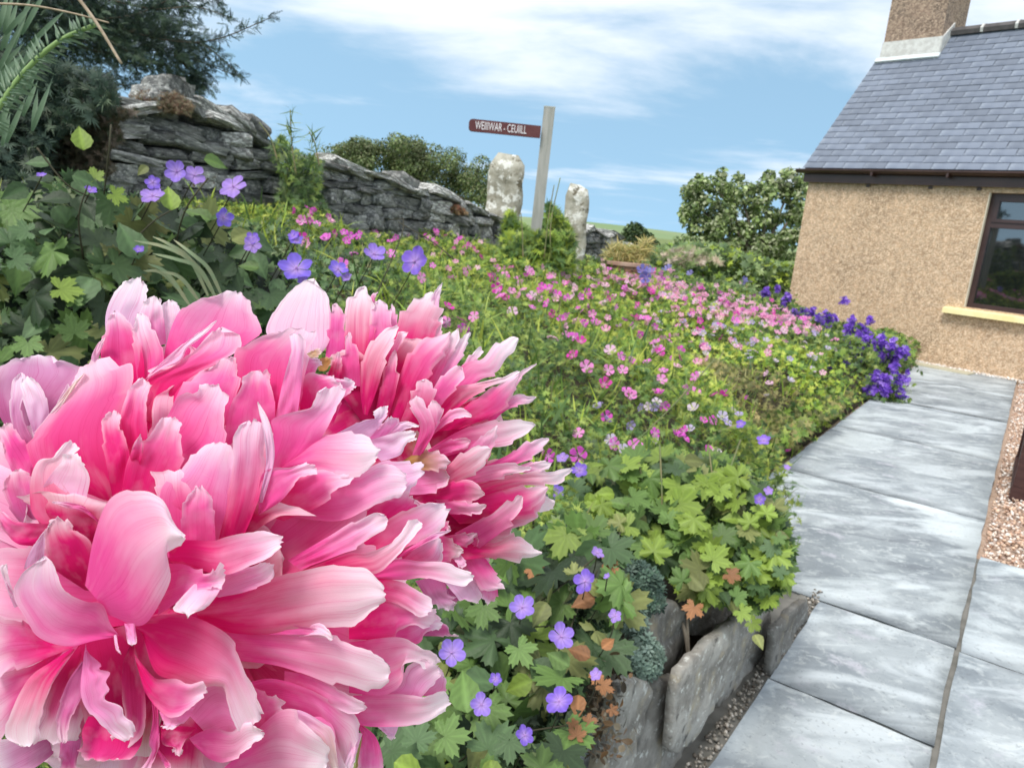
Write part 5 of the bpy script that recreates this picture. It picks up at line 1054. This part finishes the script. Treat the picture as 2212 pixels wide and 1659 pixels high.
# left foreground plants
df3 = lambda x, y: 1.45 + .0006 * (x) - .0004 * (y - 400)
cb3 = empty('cranesbill_plant', at(250, 560, 1.6) * [1, 1, 0] + np.array([0, 0, .8]), label='tall dark leaved violet cranesbill on the left in front of the stone wall', cat='flowering plant')
PL = [(-60, 480), (60, 400), (150, 380), (260, 420), (330, 440), (430, 460), (520, 500), (600, 540), (640, 620), (600, 700), (400, 720), (180, 800), (-60, 800)]
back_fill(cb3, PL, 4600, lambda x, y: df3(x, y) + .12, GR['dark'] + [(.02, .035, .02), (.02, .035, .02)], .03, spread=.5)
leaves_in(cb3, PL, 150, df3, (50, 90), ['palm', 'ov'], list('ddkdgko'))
for x, y, p_, k_, c_ in [(130, 625, 95, 'palm', 'y'), (160, 655, 50, 'palm', 'g'), (60, 740, 80, 'palm', 'g'), (160, 720, 85, 'palm', 'g'), (180, 325, 60, 'ov', 'y'), (205, 385, 55, 'palm', 'y'), (245, 420, 60, 'palm', 'y'), (155, 380, 60, 'ov', 'd'), (440, 345, 55, 'ov', 'g'), (110, 355, 50, 'ov', 'd'), (370, 455, 60, 'ov', 'y'), (320, 360, 30, 'ov', 'o'), (300, 560, 90, 'ov', 'd'), (200, 600, 90, 'ov', 'd'), (500, 520, 60, 'ov', 'o'), (30, 560, 80, 'palm', 'd'), (60, 500, 70, 'palm', 'd'), (560, 580, 45, 'ov', 'g')]: one_leaf(cb3, x, y, p_, df3(x, y) - .1, k_, c_)
for x, y, p_ in [(505, 405, 66), (420, 380, 48), (382, 372, 50), (330, 425, 56), (330, 395, 34), (545, 530, 40), (640, 582, 76), (730, 582, 44), (808, 550, 50), (897, 566, 70), (482, 470, 42), (640, 520, 34), (545, 515, 30), (195, 412, 28), (90, 380, 22), (300, 540, 24), (635, 510, 26), (750, 600, 26), (655, 605, 28)]:
    d_ = df3(x, y) - .12; violet(cb3, x, y, p_, d_); pstem(cb3, [(x, y + 2, d_ + .003), (x - 22, y + 45, d_ + .05), (x - 70, y + 130, d_ + .2)], .0014, mat('dark_stem', (.05, .045, .025)))
for p_ in [[(450, 385, 1.5), (400, 455, 1.5), (372, 560, 1.6)], [(250, 560, 1.5), (330, 480, 1.5), (370, 455, 1.52)], [(240, 270, 1.4), (235, 330, 1.4), (225, 420, 1.45)], [(80, 320, 1.4), (140, 395, 1.42), (190, 425, 1.45)], [(180, 560, 1.5), (170, 470, 1.45), (190, 400, 1.42)], [(720, 840, 1.6), (870, 500, 1.9), (840, 475, 1.95)], [(980, 560, 2.), (930, 520, 2.05), (860, 480, 2.1)]]: pstem(cb3, p_, .002, mat('dark_stem', (.05, .045, .025)))
# arching oat like grass
og = empty('ornamental_grass', at(420, 620, 1.15), label='arching pale grass blades just above the large peony, in front of the dark leaves', cat='grass')
for p_ in [[(470, 650, 1.15), (420, 570, 1.12), (360, 535, 1.1), (290, 520, 1.1)], [(470, 650, 1.15), (430, 580, 1.12), (380, 560, 1.1), (330, 548, 1.1)], [(450, 640, 1.15), (410, 560, 1.12), (360, 525, 1.1), (330, 512, 1.1)], [(480, 640, 1.15), (450, 580, 1.12), (410, 545, 1.1), (375, 518, 1.1)], [(410, 660, 1.15), (360, 590, 1.12), (320, 570, 1.1)], [(400, 640, 1.15), (350, 590, 1.12), (310, 585, 1.1)], [(430, 650, 1.15), (390, 600, 1.12), (345, 585, 1.1)]]:
    P = spline(np.array([at(*q) for q in p_]), 14); V = []; 
    for i, c in enumerate(P): w_ = .0026 * sin(pi * min(1, (i + 1) / 14)) ** .5 + .0003; d = P[min(13, i + 1)] - P[max(0, i - 1)]; sd_ = np.cross(d, c - CAM); sd_ /= np.linalg.norm(sd_); V += [c - sd_ * w_, c + c_u * .0008, c + sd_ * w_]
    obj('blade', V, [(i * 3 + j, i * 3 + j + 1, i * 3 + j + 4, i * 3 + j + 3) for i in range(13) for j in (0, 1)], mat('grass_blade', (.26, .34, .20), .5, (.38, .36, .22), 30, transl=.3), og)
# lily like shoot, upper left
li = empty('lily_plant', at(-40, 420, 1.05), label='lily like shoot with narrow grey green leaves at the upper left edge', cat='plant')
M_lily = mat('lily_leaf', (.08, .14, .08), .45, (.13, .20, .11), 12, spec=.5, transl=.2)
stem_px = np.array([(-60, 330), (0, 228), (60, 148), (130, 88), (205, 55)], float)
pstem(li, [(x, y, 1.0) for x, y in stem_px], .0042, mat('lily_stem', (.20, .30, .10), .5))
SP = spline(stem_px, 60)
def lily_leaf(x0, y0, dx, dy, L_, dep, w_=.0028, droop=.25):
    P = []
    for i in range(8): f = i / 7; P.append(at(x0 + dx * L_ * f, y0 + dy * L_ * f + droop * L_ * f * f, dep - .03 * f + .05 * f * f))
    V = []
    for i, c in enumerate(P): q = w_ * (sin(pi * min(1, .12 + i / 7.2)) ** .6 if i < 7 else .05); d = P[min(7, i + 1)] - P[max(0, i - 1)]; sd_ = np.cross(d, c - CAM); sd_ /= np.linalg.norm(sd_); V += [c - sd_ * q, c + c_f * .001, c + sd_ * q]
    obj('leaf', V, [(i * 3 + j, i * 3 + j + 1, i * 3 + j + 4, i * 3 + j + 3) for i in range(7) for j in (0, 1)], M_lily, li)
for i in range(0, 60):
    x0, y0 = SP[i]; 
    for sg_ in (1, -1):
        if random.random() < .3: continue
        lily_leaf(x0, y0, .95 if sg_ > 0 else -.35 + random.uniform(-.2, .2), (.0 if sg_ > 0 else -.95) + random.uniform(-.15, .15), random.uniform(35, 75) * (1 - .35 * i / 60), 1.0 + random.uniform(-.01, .02), .0014 + .0006 * random.random(), .25 if sg_ > 0 else .1)
for k in range(26): x0 = random.uniform(-30, 70); y0 = random.uniform(60, 330); lily_leaf(x0, y0, random.uniform(.1, .6), random.uniform(-1, -.6), random.uniform(90, 150), 1.12 + random.uniform(0, .1), .0035, .05)
# dry stalks crossing the corner
for i, (p_, r_, lb) in enumerate([([(140, -40, .95), (205, 45, .95), (262, 138, .95)], .0026, 'dry straw coloured stalk slanting down into the top left corner'), ([(-40, 8, .98), (60, 12, .98), (150, 28, .98), (235, 50, .98)], .0016, 'thin dry stem running almost level across the top left corner')]):
    P = spline(np.array([at(*q) for q in p_]), 16); V, F = tube(P, [r_, r_ * .7], 6); tag(obj('dry_stalk', V, F, mat('straw', (.42, .33, .24), .8, (.26, .2, .14), 60)), lb, 'stalk')
# --- trees and shrubs -------------------------------------------------------------
def crown(T, clumps, dep, n, size, cols, tp, nm='crown', thick=.6, m=M_leaf, shell=.55):
    P = []; NN = []
    wts = np.array([c[2] * c[3] for c in clumps], float); wts /= wts.sum(); ids = RNG.choice(len(clumps), n, p=wts)
    for i in ids:
        cx, cy, rx, ry = clumps[i][:4]; dd = dep + (clumps[i][4] if len(clumps[i]) > 4 else 0); v = RNG.normal(0, 1, 3); v /= np.linalg.norm(v); rr = RNG.uniform(0, 1) ** (1 / 3 * shell) * RNG.choice([1, 1, 1, 1.12])
        P.append(at(cx, cy, dd) + c_r * v[0] * rx * rr / FOC * dd + c_u * v[1] * ry * rr / FOC * dd + c_f * v[2] * rr * thick * rx / FOC * dd); NN.append(c_r * v[0] + c_u * v[1] - c_f * v[2] * -1 + np.array([0, 0, .5]) + RNG.normal(0, .5, 3))
    pt = 1 + .35 * np.array([noise.noise(Vector(p) * (2.2 if dep > 8 else 5)) for p in P])[:, None] * 1.6
    return scatter(nm, tp, np.array(P), np.array(NN), rnd_dirs(n, .1, 1), size * RNG.uniform(.6, 1.35, n), pal(n, cols, j=.15) * pt, m, T, kind='stuff')
def limbs(T, dep, root, clumps, r0=.12):
    R0 = at(*root, dep); V, F = tube([R0 + np.array([0, 0, -1.2]), R0, R0 + np.array([.05, 0, .3])], [r0, r0 * .8, r0 * .6], 8); obj('trunk', V, F, M_wood, T)
    for c in clumps[:10]:
        e = at(c[0], c[1], dep + (c[4] if len(c) > 4 else 0)); mid_ = (R0 + e) / 2 + np.array([0, 0, .12]); V, F = tube(spline(np.array([R0, mid_, e]), 8), [r0 * .5, r0 * .12], 6); obj('limb', V, F, M_wood, T)
def clumpify(outl, k, r):
    res = []
    xs = [p[0] for p in outl]; ys = [p[1] for p in outl]
    while len(res) < k:
        x = random.uniform(min(xs), max(xs)); y = random.uniform(min(ys), max(ys))
        if inside(outl, x, y): res.append((x, y, random.uniform(*r), random.uniform(*r) * .75, random.uniform(-.6, .6)))
    return res
T = empty('broadleaf_tree', at(1640, 600, 19), label='pale leaved bushy tree beside the left corner of the cottage', cat='tree')
C1 = [(1500, 440, 30, 26), (1545, 400, 26, 20), (1600, 420, 36, 28), (1660, 405, 30, 22), (1710, 395, 34, 28), (1735, 430, 40, 40), (1560, 460, 36, 26), (1520, 490, 34, 20), (1600, 500, 36, 22), (1650, 470, 36, 28), (1690, 520, 34, 22), (1640, 540, 34, 18), (1580, 530, 30, 16), (1490, 465, 24, 20), (1595, 385, 14, 10), (1720, 470, 26, 20), (1560, 378, 10, 16), (1512, 395, 8, 22), (1660, 380, 14, 10), (1700, 375, 16, 12), (1480, 520, 30, 10), (1700, 560, 30, 14)]
C1 = [(a, b, c * .95, d * .95) for a, b, c, d in C1] + clumpify([(1470, 450), (1500, 390), (1560, 385), (1600, 375), (1700, 370), (1760, 380), (1750, 560), (1640, 590), (1520, 560), (1480, 520)], 70, (11, 22))
crown(T, C1, 19, 17000, .10, [(.30, .39, .14), (.46, .52, .28), (.18, .25, .09), (.52, .56, .36), (.10, .15, .055), (.24, .33, .11)], T_ov, thick=.9); limbs(T, 19, (1640, 590), C1, .14)
T = empty('scrub_bush', at(880, 470, 14), label='long windswept green scrub behind the stone wall left of the gatepost', cat='bush')
C2 = clumpify([(700, 325), (760, 308), (860, 300), (930, 308), (1000, 335), (1040, 350), (1075, 400), (1070, 450), (960, 430), (860, 400), (760, 370), (690, 350)], 34, (24, 40))
C2 = [(a, b + 6, c * .85, d * .85, e) for a, b, c, d, e in C2 + [(715, 330, 34, 26, 0), (745, 325, 34, 28, 0), (700, 345, 30, 20, 0), (790, 330, 40, 34, 0), (840, 330, 40, 34, 0), (900, 335, 40, 34, 0)] + clumpify([(690, 330), (740, 305), (860, 298), (940, 303), (1010, 335), (1045, 350), (1060, 440), (960, 430), (860, 400), (760, 370)], 46, (22, 36))]
crown(T, C2, 14, 34000, .042, [(.15, .21, .08), (.21, .28, .10), (.09, .13, .05), (.27, .31, .14), (.18, .19, .09)], T_ov, thick=.8); limbs(T, 14, (900, 440), C2, .1)
T = empty('scrub_bush', at(1372, 540, 16), label='small round dark bush beyond the flowers, above the brick planter', cat='bush'); C3 = [(1370, 508, 26, 22), (1355, 525, 22, 16), (1390, 520, 22, 18), (1372, 492, 14, 10), (1410, 530, 14, 10)]
crown(T, C3, 16, 2400, .075, [(.07, .12, .04), (.12, .17, .06), (.04, .07, .03)], T_ov); limbs(T, 16, (1372, 545), C3, .06)
# conifer
T = empty('cypress_tree', at(120, 120, 5.6) + np.array([0, .4, -.8]), label='dark feathery cypress overhanging the stone wall at the top left', cat='tree')
def spray(seed):
    r = random.Random(seed); V = []; F = []; B = []
    for k in range(11):
        y = k / 10; L_ = .30 * (1 - .6 * y) * r.uniform(.7, 1.2)
        for sg_ in (-1, 1):
            n0 = len(V); V += [(0, y * .8, 0), (sg_ * L_ * .3, y * .8 + .05, .03), (sg_ * L_, y * .8 + L_ * .8, r.uniform(-.06, .06)), (0, y * .8 + .045, 0)]; B += [.7, .9, 1.2, .8]; F += [(n0, n0 + 1, n0 + 2), (n0, n0 + 2, n0 + 3)]
    return np.array(V, float), np.array(F), np.array(B)
T_spr = [spray(i) for i in range(4)]
BR = [[(60, -60), (200, -10), (330, 20), (420, 15), (500, 40)], [(100, 0), (250, 60), (380, 90), (470, 85), (592, 36)], [(250, 60), (380, 85), (450, 105), (522, 168)], [(80, 40), (200, 110), (330, 110), (420, 130), (510, 165)], [(120, 60), (260, 130), (330, 150), (400, 170), (440, 196)], [(0, -40), (100, 20), (200, 40), (300, 30), (400, -20)], [(0, 0), (60, 80), (150, 150), (240, 180), (300, 185)], [(-40, 60), (40, 160), (110, 210), (200, 220)], [(300, -40), (380, 0), (450, -10), (480, 20)], [(-60, 120), (40, 200), (120, 250), (180, 260)], [(100, -60), (180, 30), (240, 90), (330, 140)], [(0, -60), (60, 20), (100, 100), (160, 180)], [(380, 120), (430, 180), (400, 190)], [(150, 0), (220, 60), (300, 60), (380, 60)]]
Pn = []; Nn_ = []; Hn = []; root = at(-60, 60, 6.0)
V, F = tube([root + np.array([0, 0, -2.6]), root, root + np.array([.1, 0, 1.2])], [.16, .12, .06], 8); obj('trunk', V, F, M_wood, T)
for bi, b_ in enumerate(BR):
    dp = 5.2 + (bi % 5) * .18; P = spline(np.array([at(x, y, dp) for x, y in b_]), 40); V, F = tube(P, [.012, .0025], 5); obj('limb', V, F, M_wood, T)
    for i in range(40):
        f = i / 39; d = P[min(39, i + 1)] - P[max(0, i - 1)]; d /= np.linalg.norm(d); px_here = np.interp(f, np.linspace(0, 1, len(b_)), [q[0] for q in b_])
        dens = int(30 * (1 - f) ** .8 * (1 if px_here < 420 else .25)) + 4; rad = .20 * (1 - f) ** .9 * (1 if px_here < 420 else .3) + .012
        for _ in range(dens):
            o_ = RNG.normal(0, rad * .6, 3); Pn.append(P[i] + o_); h = d * .9 + o_ / (rad + .01) * .5 + RNG.normal(0, .3, 3); Hn.append(h); Nn_.append(RNG.normal(0, 1, 3))
n = len(Pn); scatter('sprays', T_spr, Pn, Nn_, Hn, RNG.uniform(.05, .10, n), pal(n, [(.05, .09, .07), (.08, .13, .09), (.13, .19, .12), (.035, .06, .05)]), M_leaf, T, kind='stuff')
# thin straggling growth on and before the wall
def clump(nm, lb, cat, poly, n, depf, cols, sz, tp, spread, base=None):
    c = poly[0]; T = empty(nm, at(*np.mean(poly, 0), depf(*np.mean(poly, 0))) + np.array([0, 0, -.2]), label=lb, cat=cat); back_fill(T, poly, n, depf, cols, sz, tp, spread); return T
T = clump('wall_weeds', 'tall straggly green weeds growing over the stone wall where it steps down', 'weeds', [(575, 320), (612, 290), (625, 320), (660, 335), (700, 350), (690, 420), (720, 470), (580, 470), (610, 400)], 1500, lambda x, y: 5.3 + .002 * (x - 600), GR['mid'] + GR['dark'], .05, T_feath + T_bl, .9)
for p_ in [[(640, 380, 5.3), (630, 310, 5.3), (627, 238, 5.3)], [(690, 360, 5.4), (680, 310, 5.4), (668, 285, 5.4)], [(600, 350, 5.3), (585, 300, 5.3), (560, 265, 5.3)]]: pstem(T, p_, .006)
P = np.array([at(628 + random.uniform(-3, 3), random.uniform(240, 380), 5.3) for _ in range(60)] + [at(680 + random.uniform(-12, 4), random.uniform(285, 370), 5.4) for _ in range(40)]); n = len(P)
scatter('shoot_leaves', T_bl, P, RNG.normal(0, 1, (n, 3)), rnd_dirs(n, .8, .9), RNG.uniform(.06, .13, n), pal(n, GR['mid']), M_leaf, T, kind='stuff')
clump('dry_tuft', 'tan and rust dry tuft growing on top of the old wall below the cypress', 'dry grass', [(280, 205), (320, 190), (390, 205), (420, 230), (405, 248), (340, 238)], 2600, lambda x, y: 4.75, [(.34, .24, .15), (.42, .33, .22), (.24, .13, .09), (.2, .19, .1)], .035, T_bl + T_spr, .25)
clump('heather', 'dull brown heathery growth hanging down the left end of the wall', 'shrub', [(100, 260), (190, 230), (300, 238), (250, 262), (262, 300), (225, 330), (250, 370), (150, 400), (90, 380), (60, 320)], 3600, lambda x, y: 3.6, [(.10, .09, .06), (.14, .12, .07), (.07, .09, .05), (.19, .14, .10)], .035, T_spr + T_feath, .4)
clump('dark_conifer_scrub', 'dark green needle scrub filling the left edge above the violet flowers', 'shrub', [(-80, 60), (40, 120), (150, 150), (240, 170), (250, 220), (190, 260), (110, 300), (90, 420), (-80, 480)], 7500, lambda x, y: 3.3, [(.045, .075, .055), (.075, .115, .08), (.03, .05, .04), (.12, .16, .10)], .06, T_spr + T_feath, .7)
T = clump('tall_weeds', 'feathery tall green weeds crowding the foot of the signpost between the standing stones', 'weeds', [(1085, 500), (1098, 455), (1120, 480), (1150, 500), (1175, 480), (1185, 440), (1205, 455), (1225, 480), (1242, 520), (1240, 580), (1130, 590), (1085, 560)], 2600, lambda x, y: 7.3 if y < 505 else 6.2, GR['mid'] + GR['yel'][:2], .075, T_bl + T_bl + T_feath, .3)
for p_ in [[(1175, 560, 6.2), (1185, 470, 6.2), (1197, 400, 6.2)], [(1190, 560, 6.2), (1190, 480, 6.2), (1210, 385, 6.3)], [(1130, 560, 6.), (1128, 500, 6.), (1125, 460, 6.)]]: pstem(T, p_, .006)
clump('rust_lichen', 'reddish dry moss lying along the top of the wall between scrub and gatepost', 'moss', [(700, 365), (760, 380), (860, 398), (870, 412), (800, 410), (700, 385)], 2400, lambda x, y: 6.9 + .0055 * (x - 700), [(.25, .10, .06), (.34, .18, .11), (.18, .12, .06), (.4, .28, .18)], .035, T_feath, .2)
clump('rust_lichen', 'rusty moss patch on the lower wall top just left of the taller gatepost', 'moss', [(920, 432), (990, 445), (1010, 462), (960, 462), (925, 450)], 900, lambda x, y: 7.9, [(.25, .10, .06), (.3, .2, .1), (.18, .12, .06)], .035, T_feath, .2)
clump('potato_patch', 'pale green leafy patch in front of the far tree, reaching the cottage wall', 'vegetables', [(1400, 540), (1470, 528), (1560, 530), (1640, 560), (1740, 575), (1740, 690), (1620, 660), (1500, 640), (1400, 610)], 6500, lambda x, y: 12.5, GR['far'] + GR['far'] + GR['yel'][:2], .10, T_palm, 2.2)
clump('pink_grass', 'hazy pinkish seed heads in the far border left of the tree', 'grass', [(1420, 548), (1480, 532), (1540, 545), (1560, 570), (1470, 572), (1425, 562)], 330, lambda x, y: 11.8, [(.58, .46, .34), (.30, .36, .16), (.24, .32, .12), (.62, .50, .42)], .09, T_feath + T_bl, .5)
clump('yellow_grass', 'yellowish grass tuft growing from the brick planter', 'grass', [(1305, 548), (1330, 528), (1370, 535), (1400, 515), (1405, 545), (1390, 562), (1310, 562)], 1500, lambda x, y: 8.7, [(.52, .42, .14), (.42, .38, .14), (.3, .32, .1), (.6, .5, .22)], .11, T_bl, .4)
zdep = lambda x, y: (EYE - random.uniform(.03, .24)) / -float(ray(x, y)[2])
back_fill(drifts[9], [(1610, 975), (1660, 870), (1730, 815), (1820, 825), (1845, 855), (1815, 885), (1755, 925), (1690, 970), (1620, 1015)], 3400, zdep, GR['olive'] + GR['mid'] + GR['yel'][1:3], .05, T_feath + T_palm, .12)
# planter of brick
pc = at(1350, 582, 8.8); pt_ = empty('brick_planter', pc + np.array([0, 0, -.45]), label='low brick planter with a pale stone coping standing between the flowers and the field wall', cat='planter')
M_brick = mat('planter_brick', (.34, .15, .10), .85, (.42, .22, .15), 9, bump=.4, objvar=.2); M_cop = mat('planter_coping', (.36, .21, .16), .8, (.46, .32, .25), 6)
top_z = pc[2] + .08
for r_ in range(7):
    for i in range(16):
        a = 2 * pi * (i + .5 * (r_ % 2)) / 16; ca, sa = cos(a), sin(a); z = top_z - .09 - r_ * .065; R = .22; c = np.array([pc[0] + ca * R, pc[1] + sa * R, z])
        V, F = box(c - np.array([-sa, ca, 0]) * .04 - np.array([ca, sa, 0]) * .04, np.array([-sa, ca, 0]) * .08, np.array([ca, sa, 0]) * .08, UZ * .056)
        if sa < .3: obj('brick', V, F, M_brick, pt_, smooth=False)
for i in range(2):
    ring = [(cos(2 * pi * k / 24), sin(2 * pi * k / 24)) for k in range(24)]; R = .29 - .03 * i; z = top_z - .03 - i * .045; V = [(pc[0] + c * R, pc[1] + s_ * R, z) for c, s_ in ring] + [(pc[0] + c * R, pc[1] + s_ * R, z + .035) for c, s_ in ring]
    obj('coping', V, [(k, (k + 1) % 24, 24 + (k + 1) % 24, 24 + k) for k in range(24)] + [tuple(range(24, 48)), tuple(range(23, -1, -1))], M_cop, pt_, smooth=False)
# purple border flowers
def purple(i, x, y, rp_, dep, lb):
    T = empty('bellflower_plant', at(x, y + rp_, dep) * [1, 1, 0] + np.array([0, 0, .04]), label=lb, cat='flowering plant')
    n = int(420 * (rp_ / 30) ** 1.3); R = rp_ / FOC * dep; c0 = at(x, y, dep)
    P = np.array([c0 + np.array([random.gauss(0, R * .5), random.gauss(0, R * .5), -R * 1.2 + random.gauss(0, R * .75)]) for _ in range(n)]); P[:, 2] = np.maximum(.02, P[:, 2]); scatter('foliage', T_palm + T_bl, P, rnd_dirs(n, .7, .6), rnd_dirs(n, .3, .8), RNG.uniform(.025, .05, n), pal(n, GR['dark'] + GR['mid']), M_leaf, T, kind='stuff')
    for k in range(max(7, int(rp_ / 2.3))):
        top = c0 + np.array([random.gauss(0, R * .62), random.gauss(0, R * .4), random.gauss(R * .1, R * .6)]); hgt = R * random.uniform(.5, .9); n = random.randint(20, 34)
        P = np.array([top + np.array([random.gauss(0, .018), random.gauss(0, .018), -hgt * random.random()]) for _ in range(n)]); P[:, 2] = np.maximum(.06, P[:, 2])
        NN = RNG.normal(0, 1, (n, 3)); NN[:, 1] -= .8; NN[:, 2] += .2; scatter('flower_spike', T_fl, P, NN, rnd_dirs(n, .3, .8), RNG.uniform(.017, .030, n), pal(n, [(.26, .11, .66), (.34, .17, .76), (.17, .07, .50), (.44, .27, .82)]), M_flw, T)
PU = [(1928, 768, 34, 8.0, 'upper purple bellflower at the path corner, against the cottage wall'), (1915, 828, 36, 7.4, 'lowest purple bellflower, hanging over the path edge'), (1885, 745, 32, 8.0, 'purple bellflower second from the path corner'), (1850, 712, 26, 8.6, 'small purple bellflower in the middle of the purple row'), (1815, 752, 30, 7.8, 'purple bellflower in front of the row, nearer the pink flowers'), (1775, 690, 26, 9.4, 'purple bellflower between the pink band and the cottage wall'), (1735, 668, 22, 10., 'purple bellflower near the cottage corner'), (1695, 645, 22, 10.6, 'farther purple bellflower by the cottage corner'), (1655, 632, 17, 11.2, 'last purple bellflower at the far end of the row')]
for i, a in enumerate(PU): purple(i, *a)
PV = [(1690, 850), (1800, 830), (1880, 840), (1940, 870), (1870, 892), (1800, 925), (1720, 960), (1680, 980), (1640, 960)]
